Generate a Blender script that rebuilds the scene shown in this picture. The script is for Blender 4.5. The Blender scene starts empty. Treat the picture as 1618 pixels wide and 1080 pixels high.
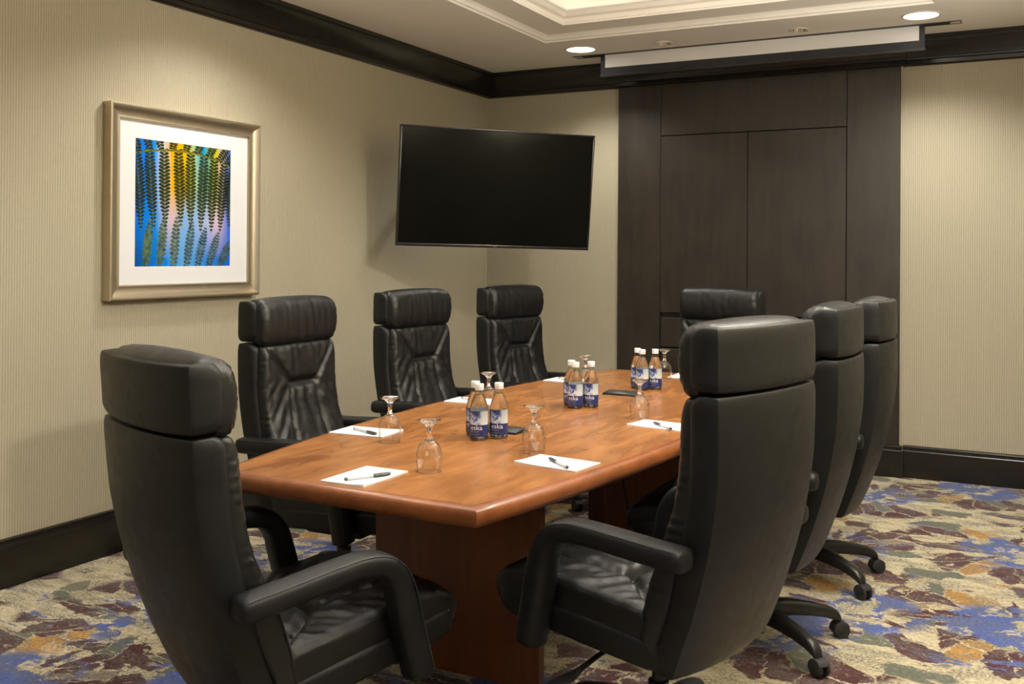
import bpy, bmesh, math, random
from mathutils import Vector, Matrix, noise

scene = bpy.context.scene
COL = scene.collection
PI = math.pi
random.seed(7)

# ------------------------------------------------------------------ camera
F_PX, CY = 1578.79, 394.87
YAW, PITCH, ROLL = 0.4836, 0.0048, 0.0069
cam_d = bpy.data.cameras.new('camera')
cam_d.sensor_fit = 'HORIZONTAL'
cam_d.sensor_width = 36.0
cam_d.lens = 36.0 * F_PX / 1618.0
cam_d.shift_y = -(540.0 - CY) / 1618.0
cam_d.clip_start = 0.05
cam = bpy.data.objects.new('camera', cam_d)
COL.objects.link(cam)
_f = Vector((-math.sin(YAW) * math.cos(PITCH), math.cos(YAW) * math.cos(PITCH), math.sin(PITCH)))
_r = Vector((math.cos(YAW), math.sin(YAW), 0))
_u = _r.cross(_f)
_r2 = _r * math.cos(ROLL) + _u * math.sin(ROLL)
_u2 = _u * math.cos(ROLL) - _r * math.sin(ROLL)
mw = Matrix((( _r2.x, _u2.x, -_f.x, 0.0), (_r2.y, _u2.y, -_f.y, 0.0), (_r2.z, _u2.z, -_f.z, 1.36), (0, 0, 0, 1)))
cam.matrix_world = mw
scene.camera = cam

# ------------------------------------------------------------------ world, exposure
world = bpy.data.worlds.new('world')
scene.world = world
world.use_nodes = True
world.node_tree.nodes['Background'].inputs[0].default_value = (0.75, 0.85, 1.0, 1)
world.node_tree.nodes['Background'].inputs[1].default_value = 0.25
vs = scene.view_settings
vs.view_transform = 'Standard'
vs.look = 'None'
vs.exposure = -0.26
vs.gamma = 1.0
vs.use_curve_mapping = False
scene.cycles.use_denoising = True
scene.cycles.sample_clamp_indirect = 6.0
scene.cycles.max_bounces = 14
scene.cycles.transparent_max_bounces = 16
scene.cycles.transmission_bounces = 12

# light levels (seen and assumed recessed lamps, daylight of an assumed, unseen window behind the camera, added fill lamps)
WARM = (1.0, 0.955, 0.86)
P_BACK = 80.0      # two large downlights in front of the back wall
P_ASSUMED_LEFT = 80.0       # assumed, unseen row over the left border
P_ASSUMED_RIGHT = 215.0     # assumed, unseen row over the right border
P_ASSUMED_TRAY = 45.0      # assumed, unseen row in the raised tray over the table
ASSUMED_WINDOW_STRENGTH = 1.4  # unseen window, assumed from the cool light on the chair sides
COVE_FILL_STRENGTH = 4.5  # hidden strips added to lift the tray ceiling
P_FILL_SCONCE = 600.0     # unseen uplights added on the right wall to brighten the ceiling

# ------------------------------------------------------------------ room dimensions
XL, XR, YB, YF = -3.6975, 0.42, 6.638, -1.3
ZC = 2.72
TCX, TCY = -1.643, 3.6235      # table centre
TZ = 0.74

# ------------------------------------------------------------------ helpers
def link(o, parent=None):
    COL.objects.link(o)
    if parent is not None:
        o.parent = parent
    return o

def mesh_obj(name, verts, faces, mat, parent=None, smooth=False, sharp=None):
    me = bpy.data.meshes.new(name)
    me.from_pydata([tuple(v) for v in verts], [], faces)
    me.validate()
    bm = bmesh.new(); bm.from_mesh(me)
    bmesh.ops.recalc_face_normals(bm, faces=bm.faces)
    bm.to_mesh(me); bm.free()
    if mat is not None:
        me.materials.append(mat)
    if smooth:
        for p in me.polygons:
            p.use_smooth = True
        if sharp is not None:
            me.set_sharp_from_angle(angle=math.radians(sharp))
    o = bpy.data.objects.new(name, me)
    return link(o, parent)

def empty(name, loc=(0, 0, 0), rz=0.0, parent=None):
    o = bpy.data.objects.new(name, None)
    o.empty_display_size = 0.1
    o.location = loc
    o.rotation_euler = (0, 0, rz)
    return link(o, parent)

def tag(o, label=None, cat=None, group=None, kind=None):
    if label: o['label'] = label
    if cat: o['category'] = cat
    if group: o['group'] = group
    if kind: o['kind'] = kind
    return o

def structure(o):
    o['kind'] = 'structure'
    return o

def bm_obj(name, bm, mat, parent=None, smooth=False, sharp=35):
    bmesh.ops.recalc_face_normals(bm, faces=bm.faces)
    me = bpy.data.meshes.new(name)
    bm.to_mesh(me); bm.free()
    if mat is not None: me.materials.append(mat)
    if smooth:
        for p in me.polygons: p.use_smooth = True
        me.set_sharp_from_angle(angle=math.radians(sharp))
    return link(bpy.data.objects.new(name, me), parent)

def box_bm(x0, x1, y0, y1, z0, z1, bev=0.0, seg=2):
    bm = bmesh.new()
    bmesh.ops.create_cube(bm, size=1.0)
    for v in bm.verts:
        v.co = Vector((x0 if v.co.x < 0 else x1, y0 if v.co.y < 0 else y1, z0 if v.co.z < 0 else z1))
    if bev > 0:
        bmesh.ops.bevel(bm, geom=list(bm.edges), offset=bev, segments=seg, profile=0.5, affect='EDGES')
    return bm

def box(name, x0, x1, y0, y1, z0, z1, mat, parent=None, bev=0.0, seg=2):
    return bm_obj(name, box_bm(x0, x1, y0, y1, z0, z1, bev, seg), mat, parent, smooth=bev > 0)

def lathe(name, prof, mat, parent=None, n=32, sharp=50, smooth=True):
    """prof: list of (r, z), open polyline; r==0 ends become poles"""
    verts, faces, rings = [], [], []
    for r, z in prof:
        if r < 1e-7:
            rings.append([len(verts)]); verts.append((0, 0, z))
        else:
            rings.append(list(range(len(verts), len(verts) + n)))
            for i in range(n):
                a = 2 * PI * i / n
                verts.append((r * math.cos(a), r * math.sin(a), z))
    for a, b in zip(rings, rings[1:]):
        if len(a) == 1 and len(b) == 1: continue
        for i in range(n):
            j = (i + 1) % n
            if len(a) == 1: faces.append((a[0], b[i], b[j]))
            elif len(b) == 1: faces.append((a[i], a[j], b[0]))
            else: faces.append((a[i], a[j], b[j], b[i]))
    return mesh_obj(name, verts, faces, mat, parent, smooth, sharp)

def loft_data(rings, cap=True, closed=True):
    n = len(rings[0])
    verts = [p for r in rings for p in r]
    faces = []
    for k in range(len(rings) - 1):
        for i in range(n if closed else n - 1):
            j = (i + 1) % n
            faces.append((k * n + i, k * n + j, (k + 1) * n + j, (k + 1) * n + i))
    if cap:
        faces.append(tuple(range(n - 1, -1, -1)))
        m = (len(rings) - 1) * n
        faces.append(tuple(m + i for i in range(n)))
    return verts, faces

def loft(name, rings, mat, parent=None, cap=True, sharp=45):
    v, f = loft_data(rings, cap)
    return mesh_obj(name, v, f, mat, parent, True, sharp)

def tube_rings(path, rad, n=8):
    path = [Vector(p) for p in path]
    rings = []
    prev = None
    for i, p in enumerate(path):
        d = (path[min(i + 1, len(path) - 1)] - path[max(i - 1, 0)]).normalized()
        if prev is None:
            a = Vector((0, 0, 1)) if abs(d.z) < 0.9 else Vector((1, 0, 0))
            u = d.cross(a).normalized()
        else:
            u = (prev - d * prev.dot(d)).normalized()
        prev = u
        w = d.cross(u)
        r = rad[i] if isinstance(rad, (list, tuple)) else rad
        rings.append([p + (u * math.cos(2 * PI * k / n) + w * math.sin(2 * PI * k / n)) * r for k in range(n)])
    return rings

def tube(name, path, rad, mat, parent=None, n=8):
    return loft(name, tube_rings(path, rad, n), mat, parent, sharp=60)

def catmull(pts, m=8):
    pts = [Vector(p) for p in pts]
    out = []
    for i in range(len(pts) - 1):
        p0 = pts[max(i - 1, 0)]; p1 = pts[i]; p2 = pts[i + 1]; p3 = pts[min(i + 2, len(pts) - 1)]
        for k in range(m):
            t = k / m
            out.append(0.5 * ((2 * p1) + (p2 - p0) * t + (2 * p0 - 5 * p1 + 4 * p2 - p3) * t * t + (3 * p1 - p0 - 3 * p2 + p3) * t ** 3))
    out.append(pts[-1])
    return out

def smooth(a, b, x):
    t = min(1, max(0, (x - a) / (b - a)))
    return t * t * (3 - 2 * t)

def interp(tab, x):
    if x <= tab[0][0]: return tab[0][1]
    for (a, va), (b, vb) in zip(tab, tab[1:]):
        if x <= b:
            t = (x - a) / (b - a)
            return va + (vb - va) * t
    return tab[-1][1]

# ------------------------------------------------------------------ materials
def new_mat(name):
    m = bpy.data.materials.new(name)
    m.use_nodes = True
    nt = m.node_tree
    b = nt.nodes['Principled BSDF']
    return m, nt, b

def N(nt, t, **kw):
    n = nt.nodes.new(t)
    for k, v in kw.items(): setattr(n, k, v)
    return n

def setin(n, **kw):
    for k, v in kw.items(): n.inputs[k.replace('_', ' ')].default_value = v

def ramp(nt, fac, stops, interp_='LINEAR'):
    r = N(nt, 'ShaderNodeValToRGB')
    r.color_ramp.interpolation = interp_
    e = r.color_ramp.elements
    while len(e) < len(stops): e.new(0.5)
    for el, (p, c) in zip(e, stops):
        el.position = p
        el.color = (*c, 1) if len(c) == 3 else c
    if fac is not None: nt.links.new(fac, r.inputs[0])
    return r

def math_n(nt, op, a, b=None, c=None, clamp=False):
    n = N(nt, 'ShaderNodeMath', operation=op, use_clamp=clamp)
    for i, v in enumerate((a, b, c)):
        if v is None: continue
        if isinstance(v, (int, float)): n.inputs[i].default_value = v
        else: nt.links.new(v, n.inputs[i])
    return n.outputs[0]

def mix_c(nt, fac, a, b):
    n = N(nt, 'ShaderNodeMix', data_type='RGBA')
    for sock, v in ((n.inputs[0], fac), (n.inputs[6], a), (n.inputs[7], b)):
        if isinstance(v, (int, float)): sock.default_value = v
        elif isinstance(v, tuple): sock.default_value = (*v, 1)
        else: nt.links.new(v, sock)
    return n.outputs[2]

def coords(nt, scale=(1, 1, 1), rot=(0, 0, 0), which='Object'):
    tc = N(nt, 'ShaderNodeTexCoord')
    mp = N(nt, 'ShaderNodeMapping')
    mp.inputs['Scale'].default_value = scale
    mp.inputs['Rotation'].default_value = rot
    nt.links.new(tc.outputs[which], mp.inputs[0])
    return mp.outputs[0]

def noise_n(nt, vec, scale, detail=4, rough=0.55, dist=0.0):
    n = N(nt, 'ShaderNodeTexNoise')
    setin(n, Scale=scale, Detail=detail, Roughness=rough, Distortion=dist)
    if vec is not None: nt.links.new(vec, n.inputs['Vector'])
    return n

def bump(nt, bsdf, height, strength=0.3, dist=0.01):
    b = N(nt, 'ShaderNodeBump')
    b.inputs['Strength'].default_value = strength
    b.inputs['Distance'].default_value = dist
    nt.links.new(height, b.inputs['Height'])
    nt.links.new(b.outputs[0], bsdf.inputs['Normal'])
    return b

def simple(name, col, rough=0.5, metal=0.0, spec=0.5, coat=0.0):
    m, nt, b = new_mat(name)
    b.inputs['Base Color'].default_value = (*col, 1)
    b.inputs['Roughness'].default_value = rough
    b.inputs['Metallic'].default_value = metal
    b.inputs['Specular IOR Level'].default_value = spec
    b.inputs['Coat Weight'].default_value = coat
    n = noise_n(nt, coords(nt), 40, 3)
    r = ramp(nt, n.outputs[0], [(0.3, (max(0, rough - 0.05),) * 3), (0.7, (min(1, rough + 0.05),) * 3)])
    nt.links.new(r.outputs[0], b.inputs['Roughness'])
    return m

def mat_leather(name, col, rough, wrinkle, spec):
    m, nt, b = new_mat(name)
    v = coords(nt)
    vor = N(nt, 'ShaderNodeTexVoronoi', feature='DISTANCE_TO_EDGE')
    setin(vor, Scale=330.0); nt.links.new(v, vor.inputs['Vector'])
    grain = ramp(nt, vor.outputs['Distance'], [(0.0, (0, 0, 0)), (0.25, (1, 1, 1))])
    big = noise_n(nt, v, 22, 5, 0.6, 0.6)
    h = math_n(nt, 'MULTIPLY_ADD', big.outputs[0], wrinkle, math_n(nt, 'MULTIPLY', grain.outputs[0], 0.12))
    bump(nt, b, h, 0.5, 0.004)
    c = ramp(nt, big.outputs[0], [(0.3, tuple(x * 0.85 for x in col)), (0.7, tuple(x * 1.2 for x in col))])
    nt.links.new(c.outputs[0], b.inputs['Base Color'])
    rr = ramp(nt, big.outputs[0], [(0.3, (rough - 0.05,) * 3), (0.7, (rough + 0.07,) * 3)])
    nt.links.new(rr.outputs[0], b.inputs['Roughness'])
    b.inputs['Specular IOR Level'].default_value = spec
    return m

def mat_wood(name, dark, light, rough, scale=(9, 1.1, 9), spec=0.5, coat=0.0, strength=1.0, fine=1.0):
    m, nt, b = new_mat(name)
    v = coords(nt, scale)
    n1 = noise_n(nt, v, 1.7, 6, 0.58, 1.1)
    n2 = noise_n(nt, coords(nt, tuple(s * 6 for s in scale)), 1.6, 3, 0.5)
    n3 = noise_n(nt, coords(nt, (2.2, 1.2, 2.2)), 1.0, 3, 0.5, 1.2)
    f = math_n(nt, 'ADD', math_n(nt, 'MULTIPLY', n1.outputs[0], 0.55 * strength),
               math_n(nt, 'ADD', math_n(nt, 'MULTIPLY_ADD', n2.outputs[0], 0.05 * fine, 0.025 * (1 - fine)), math_n(nt, 'MULTIPLY', n3.outputs[0], 0.40)))
    mid = tuple((a + c) / 2 for a, c in zip(dark, light))
    r = ramp(nt, f, [(0.36, dark), (0.53, mid), (0.70, light)])
    nt.links.new(r.outputs[0], b.inputs['Base Color'])
    rr = ramp(nt, n2.outputs[0], [(0.3, (rough - 0.03 * fine,) * 3), (0.7, (rough + 0.05 * fine,) * 3)])
    nt.links.new(rr.outputs[0], b.inputs['Roughness'])
    b.inputs['Specular IOR Level'].default_value = spec
    b.inputs['Coat Weight'].default_value = coat
    b.inputs['Coat Roughness'].default_value = 0.12
    if fine > 0: bump(nt, b, n2.outputs[0], 0.01, 0.001)
    return m

def mat_wallpaper(name, axis):
    m, nt, b = new_mat(name)
    tc = N(nt, 'ShaderNodeTexCoord')
    sep = N(nt, 'ShaderNodeSeparateXYZ'); nt.links.new(tc.outputs['Object'], sep.inputs[0])
    a = sep.outputs[axis]
    # uneven ribs: phase wobbles a little and the ribs break into short knots
    nz = noise_n(nt, coords(nt, (90, 90, 26)), 1.0, 2, 0.5)
    nf = noise_n(nt, coords(nt, (260, 260, 150)), 1.0, 2, 0.6)
    ph = math_n(nt, 'MULTIPLY_ADD', a, 2 * PI / 0.0125, math_n(nt, 'MULTIPLY', nz.outputs[0], 2.2))
    s = math_n(nt, 'POWER', math_n(nt, 'MULTIPLY_ADD', math_n(nt, 'SINE', ph), 0.5, 0.5), 0.45)
    h = math_n(nt, 'ADD', math_n(nt, 'MULTIPLY', s, 0.7), math_n(nt, 'MULTIPLY', nf.outputs[0], 0.5))
    big = noise_n(nt, coords(nt), 1.3, 2)
    c1 = ramp(nt, h, [(0.15, (0.27, 0.235, 0.160)), (0.60, (0.405, 0.362, 0.262)), (1.0, (0.465, 0.420, 0.312))])
    nt.links.new(c1.outputs[0], b.inputs['Base Color'])
    b.inputs['Roughness'].default_value = 0.62
    b.inputs['Specular IOR Level'].default_value = 0.35
    bump(nt, b, h, 0.35, 0.003)
    return m

def mat_carpet():
    m, nt, b = new_mat('patterned_carpet')
    tc = N(nt, 'ShaderNodeTexCoord')
    P = tc.outputs['Object']
    # ragged distortion
    nd = noise_n(nt, P, 9.0, 5, 0.7)
    vm = N(nt, 'ShaderNodeVectorMath', operation='MULTIPLY_ADD')
    nt.links.new(nd.outputs['Color'], vm.inputs[0]); vm.inputs[1].default_value = (0.13, 0.09, 0); nt.links.new(P, vm.inputs[2])
    nd2 = noise_n(nt, coords(nt, (55, 90, 1)), 1.0, 3, 0.7)
    vm2 = N(nt, 'ShaderNodeVectorMath', operation='MULTIPLY_ADD')
    nt.links.new(nd2.outputs['Color'], vm2.inputs[0]); vm2.inputs[1].default_value = (0.030, 0.016, 0); nt.links.new(vm.outputs[0], vm2.inputs[2])
    Q = vm2.outputs[0]
    vor = N(nt, 'ShaderNodeTexVoronoi', voronoi_dimensions='2D'); setin(vor, Scale=1.25, Randomness=0.75)
    nt.links.new(Q, vor.inputs['Vector'])
    sub = N(nt, 'ShaderNodeVectorMath', operation='SUBTRACT')
    nt.links.new(Q, sub.inputs[0]); nt.links.new(vor.outputs['Position'], sub.inputs[1])
    sp = N(nt, 'ShaderNodeSeparateXYZ'); nt.links.new(sub.outputs[0], sp.inputs[0])
    ang = math_n(nt, 'ARCTAN2', sp.outputs[1], sp.outputs[0])
    r = vor.outputs['Distance']
    rr = math_n(nt, 'SQRT', math_n(nt, 'ADD', math_n(nt, 'MULTIPLY', sp.outputs[0], sp.outputs[0]), math_n(nt, 'MULTIPLY', sp.outputs[1], sp.outputs[1])))
    cmb = N(nt, 'ShaderNodeCombineXYZ')
    nt.links.new(math_n(nt, 'MULTIPLY', ang, 3.8), cmb.inputs[0])
    nt.links.new(math_n(nt, 'MULTIPLY', rr, 4.4), cmb.inputs[1])
    sh = N(nt, 'ShaderNodeTexVoronoi', voronoi_dimensions='2D'); setin(sh, Scale=1.0, Randomness=1.0)
    nt.links.new(cmb.outputs[0], sh.inputs['Vector'])
    she = N(nt, 'ShaderNodeTexVoronoi', voronoi_dimensions='2D', feature='DISTANCE_TO_EDGE'); setin(she, Scale=1.0, Randomness=1.0)
    nt.links.new(cmb.outputs[0], she.inputs['Vector'])
    cs = N(nt, 'ShaderNodeSeparateColor'); nt.links.new(sh.outputs['Color'], cs.inputs[0])
    c1, c2 = cs.outputs[0], cs.outputs[1]
    # base: cream with tan streaks
    st = noise_n(nt, coords(nt, (5, 16, 1)), 1.0, 6, 0.7, 0.4)
    base = ramp(nt, st.outputs[0], [(0.30, (0.36, 0.30, 0.18)), (0.45, (0.58, 0.50, 0.33)), (0.60, (0.66, 0.58, 0.40)), (0.75, (0.47, 0.36, 0.19))])
    col = base.outputs[0]
    def band(x, lo, hi, soft=0.02):
        mr = N(nt, 'ShaderNodeMapRange'); mr.inputs[1].default_value = lo - soft; mr.inputs[2].default_value = lo + soft
        nt.links.new(x, mr.inputs[0])
        mr2 = N(nt, 'ShaderNodeMapRange'); mr2.inputs[1].default_value = hi + soft; mr2.inputs[2].default_value = hi - soft
        nt.links.new(x, mr2.inputs[0])
        return math_n(nt, 'MULTIPLY', mr.outputs[0], mr2.outputs[0])
    def AND(*xs):
        o = xs[0]
        for x in xs[1:]: o = math_n(nt, 'MULTIPLY', o, x)
        return o
    gap = band(she.outputs['Distance'], 0.03, 9.0, 0.012)      # pale cracks between shards
    cm2 = N(nt, 'ShaderNodeCombineXYZ')
    nt.links.new(math_n(nt, 'MULTIPLY', ang, 8.0), cm2.inputs[0]); nt.links.new(math_n(nt, 'MULTIPLY', rr, 7.0), cm2.inputs[1])
    ero = noise_n(nt, cm2.outputs[0], 1.0, 6, 0.75, 0.3)
    er2 = noise_n(nt, coords(nt, (26, 60, 1)), 1.0, 5, 0.75)
    gap = AND(gap, band(ero.outputs[0], 0.40, 9.0, 0.02), band(er2.outputs[0], 0.36, 9.0, 0.03))
    # green-grey, gold, burgundy shards; blue heart and blue splashes
    col = mix_c(nt, AND(band(c1, 0.0, 0.17), band(rr, 0.16, 0.62), gap), col, (0.135, 0.145, 0.105))
    col = mix_c(nt, AND(band(c1, 0.17, 0.27), band(rr, 0.22, 0.66), gap), col, (0.46, 0.245, 0.055))
    col = mix_c(nt, AND(band(c1, 0.57, 1.1), band(rr, 0.12, 0.52), gap), col, (0.075, 0.022, 0.026))
    nb = noise_n(nt, Q, 5.0, 5, 0.72, 0.5)
    blue = AND(band(nb.outputs[0], 0.50, 2.0, 0.012), band(rr, -1.0, 0.24, 0.03))
    nb2 = noise_n(nt, coords(nt, (2.6, 8.5, 1)), 1.0, 7, 0.78, 0.8)
    blue2 = band(nb2.outputs[0], 0.60, 2.0, 0.012)
    col = mix_c(nt, blue2, col, (0.085, 0.125, 0.33))
    col = mix_c(nt, blue, col, (0.075, 0.12, 0.36))
    nb3 = noise_n(nt, coords(nt, (3.4, 11.0, 1), (0, 0, 0.2)), 1.0, 7, 0.78, 0.6)
    col = mix_c(nt, band(nb3.outputs[0], 0.625, 2.0, 0.012), col, (0.085, 0.028, 0.03))
    col = mix_c(nt, band(nb3.outputs[0], -1.0, 0.355, 0.015), col, (0.42, 0.25, 0.075))
    gy = noise_n(nt, coords(nt, (7, 12, 1)), 1.0, 3, 0.6)
    gsp = noise_n(nt, coords(nt, (90, 150, 1)), 1.0, 3, 0.7)
    col = mix_c(nt, AND(band(gy.outputs[0], 0.50, 9.0, 0.06), band(gsp.outputs[0], 0.52, 9.0, 0.04)), col, (0.14, 0.135, 0.12))
    # yarn speckle
    fz = noise_n(nt, P, 420, 2, 0.6)
    mid = noise_n(nt, P, 70, 4, 0.7)
    spk = math_n(nt, 'ADD', math_n(nt, 'MULTIPLY', fz.outputs[0], 0.6), math_n(nt, 'MULTIPLY', mid.outputs[0], 0.9))
    mul = N(nt, 'ShaderNodeMix', data_type='RGBA', blend_type='MULTIPLY'); mul.inputs[0].default_value = 1.0
    nt.links.new(col, mul.inputs[6])
    rmp = ramp(nt, spk, [(0.52, (0.36, 0.36, 0.36)), (0.92, (1.10, 1.10, 1.10))])
    nt.links.new(rmp.outputs[0], mul.inputs[7])
    nt.links.new(mul.outputs[2], b.inputs['Base Color'])
    b.inputs['Roughness'].default_value = 0.95
    b.inputs['Specular IOR Level'].default_value = 0.1
    b.inputs['Sheen Weight'].default_value = 0.15
    bump(nt, b, fz.outputs[0], 0.5, 0.004)
    return m

def mat_glass_thin(name, tint=(1, 1, 1), boost=1.0):
    m = bpy.data.materials.new(name); m.use_nodes = True
    nt = m.node_tree; nt.nodes.clear()
    out = N(nt, 'ShaderNodeOutputMaterial')
    tr = N(nt, 'ShaderNodeBsdfTransparent'); tr.inputs[0].default_value = (*tint, 1)
    gl = N(nt, 'ShaderNodeBsdfGlossy'); gl.inputs['Roughness'].default_value = 0.02
    nz = noise_n(nt, coords(nt), 30, 2)
    bp = N(nt, 'ShaderNodeBump'); bp.inputs['Strength'].default_value = 0.06; bp.inputs['Distance'].default_value = 0.002
    nt.links.new(nz.outputs[0], bp.inputs['Height']); nt.links.new(bp.outputs[0], gl.inputs['Normal'])
    fr = N(nt, 'ShaderNodeLayerWeight'); fr.inputs[0].default_value = 0.5
    mx = N(nt, 'ShaderNodeMixShader')
    f5 = math_n(nt, 'POWER', fr.outputs['Facing'], 3.0)
    nt.links.new(math_n(nt, 'MULTIPLY_ADD', f5, 0.75 * boost, 0.045 * boost, clamp=True), mx.inputs[0])
    nt.links.new(tr.outputs[0], mx.inputs[1]); nt.links.new(gl.outputs[0], mx.inputs[2])
    nt.links.new(mx.outputs[0], out.inputs[0])
    return m

def mat_glass(name, tint=(1, 1, 1), ior=1.5, rough=0.0):
    m, nt, b = new_mat(name)
    n = noise_n(nt, coords(nt), 25, 2)
    bump(nt, b, n.outputs[0], 0.02, 0.001)
    b.inputs['Base Color'].default_value = (*tint, 1)
    b.inputs['Roughness'].default_value = rough
    b.inputs['IOR'].default_value = ior
    b.inputs['Transmission Weight'].default_value = 1.0
    return m

def mat_emit(name, col, strength):
    m, nt, b = new_mat(name)
    b.inputs['Base Color'].default_value = (0.8, 0.8, 0.8, 1)
    b.inputs['Emission Color'].default_value = (*col, 1)
    b.inputs['Emission Strength'].default_value = strength
    return m

M = {}
M['wall_x'] = mat_wallpaper('ribbed_wallpaper_side', 1)
M['wall_y'] = mat_wallpaper('ribbed_wallpaper_end', 0)
M['paint'] = simple('ceiling_paint', (0.86, 0.81, 0.73), 0.7, spec=0.3)
M['carpet'] = mat_carpet()
M['darkwood'] = mat_wood('espresso_wood', (0.013, 0.0100, 0.0070), (0.034, 0.0255, 0.0165), 0.44, (9, 9, 0.9))
M['trimwood'] = mat_wood('espresso_trim', (0.008, 0.0065, 0.005), (0.017, 0.013, 0.009), 0.22, (3, 3, 9))
M['cherry'] = mat_wood('cherry_top', (0.160, 0.054, 0.015), (0.405, 0.176, 0.058), 0.27, (7.0, 1.8, 7.0), spec=0.38, coat=0.0, strength=1.1, fine=0.0)
M['cherry_edge'] = mat_wood('cherry_edge', (0.13, 0.038, 0.010), (0.27, 0.084, 0.022), 0.34, (8, 4, 8))
M['cherry_leg'] = mat_wood('cherry_pedestal', (0.105, 0.030, 0.009), (0.20, 0.058, 0.016), 0.40, (9, 9, 0.8))
M['leather'] = mat_leather('soft_black_leather', (0.0075, 0.0075, 0.0075), 0.33, 0.42, 0.45)
M['shell'] = mat_leather('smooth_black_leather', (0.0070, 0.0073, 0.0078), 0.40, 0.08, 0.30)
M['stitch'] = simple('dark_stitching', (0.03, 0.03, 0.03), 0.5)
M['plastic'] = simple('black_plastic', (0.010, 0.010, 0.010), 0.38)
M['rubber'] = simple('black_rubber', (0.012, 0.012, 0.012), 0.6)
M['steel'] = simple('black_steel', (0.015, 0.015, 0.015), 0.3, 0.6)
M['tvbody'] = simple('gloss_black_bezel', (0.012, 0.012, 0.013), 0.22)
M['tvscreen'] = simple('dark_screen', (0.0035, 0.0038, 0.003), 0.16, spec=0.07)
M['champagne'] = simple('champagne_metal', (0.50, 0.43, 0.31), 0.36, 0.85)
M['mat_board'] = simple('white_mat_board', (0.78, 0.78, 0.80), 0.8, spec=0.2)
M['screen_white'] = simple('projection_fabric', (0.80, 0.78, 0.75), 0.8)
M['screen_black'] = simple('projection_border', (0.014, 0.014, 0.017), 0.6)
M['slot'] = simple('slot_metal', (0.10, 0.095, 0.08), 0.5)
M['paper'] = simple('white_paper', (0.88, 0.89, 0.92), 0.75)
M['grey_ink'] = simple('grey_print', (0.45, 0.46, 0.50), 0.7)
M['pen_body'] = simple('frosted_pen_barrel', (0.62, 0.64, 0.66), 0.25)
M['pen_cap'] = simple('charcoal_pen_cap', (0.055, 0.065, 0.07), 0.3)
M['cap_white'] = simple('white_cap', (0.82, 0.82, 0.80), 0.4)
M['glass_thin'] = mat_glass_thin('thin_clear_glass', (0.985, 0.985, 0.98), 1.15)
M['glass'] = mat_glass('clear_glass', (1, 1, 1), 1.5)
M['bottle_glass'] = mat_glass_thin('bottle_glass', (0.955, 0.975, 0.965), 1.3)
M['bottle_base'] = mat_glass('bottle_base_glass', (0.86, 0.93, 0.88), 1.5)
M['water'] = mat_glass('water', (0.97, 0.985, 0.99), 1.33)
M['label_white'] = simple('label_white_ink', (0.85, 0.86, 0.90), 0.5)
M['trim_white'] = simple('lamp_trim_white', (0.62, 0.56, 0.48), 0.5)
M['chrome'] = simple('chrome_reflector', (0.75, 0.72, 0.65), 0.15, 1.0)
M['lamp'] = mat_emit('lamp_lens', (1.0, 0.95, 0.86), 9.0)
M['lamp_small'] = mat_emit('small_lamp_lens', (1.0, 0.92, 0.80), 1.2)
M['door_white'] = simple('white_paint', (0.55, 0.52, 0.46), 0.5)
M['cove'] = mat_emit('cove_fill_led', (1.0, 0.93, 0.80), COVE_FILL_STRENGTH)
M['assumed_daylight'] = mat_emit('assumed_window_pane', (0.74, 0.86, 1.0), ASSUMED_WINDOW_STRENGTH)

# ------------------------------------------------------------------ room shell
# the carpet pattern is laid in metres: object at the origin
structure(box('floor', XL - 0.05, XR + 0.05, YF - 0.05, YB + 0.05, -0.06, 0.0, M['carpet']))
structure(box('wall_left', XL - 0.1, XL, YF - 0.1, YB + 0.1, 0, 2.95, M['wall_x']))
structure(box('wall_right', XR, XR + 0.1, YF - 0.1, YB + 0.1, 0, 2.95, M['wall_x']))
structure(box('wall_back', XL, XR, YB, YB + 0.1, 0, 2.95, M['wall_y']))

# near wall, behind the camera, with an assumed, unseen window
WX0, WX1, WZ0, WZ1 = -1.55, 0.25, 0.95, 2.4
def wall_with_hole(name, x0, x1, z0, z1, hx0, hx1, hz0, hz1, y0, y1, mat):
    bm = bmesh.new()
    for (a, b, c, d) in ((x0, hx0, z0, z1), (hx1, x1, z0, z1), (hx0, hx1, z0, hz0), (hx0, hx1, hz1, z1)):
        t = box_bm(a, b, y0, y1, c, d)
        me = bpy.data.meshes.new('t'); t.to_mesh(me); t.free(); bm.from_mesh(me); bpy.data.meshes.remove(me)
    return bm_obj(name, bm, mat)
structure(wall_with_hole('wall_front', XL, XR, 0, 2.95, WX0, WX1, WZ0, WZ1, YF - 0.1, YF, M['wall_y']))
win = structure(empty('assumed_window', ((WX0 + WX1) / 2, YF, WZ0)))
hw_, hh_ = (WX1 - WX0) / 2, WZ1 - WZ0
for (a, b, c, d) in ((-hw_, -hw_ + 0.05, 0, hh_), (hw_ - 0.05, hw_, 0, hh_), (-hw_ + 0.05, hw_ - 0.05, 0, 0.05), (-hw_ + 0.05, hw_ - 0.05, hh_ - 0.05, hh_), (-0.025, 0.025, 0.05, hh_ - 0.05)):
    box('assumed_window_frame', a, b, -0.08, 0.01, c, d, M['door_white'], win)
for (a, b) in ((-hw_ + 0.05, -0.025), (0.025, hw_ - 0.05)):
    box('assumed_pane', a, b, -0.06, -0.05, 0.05, hh_ - 0.05, M['assumed_daylight'], win)

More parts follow.
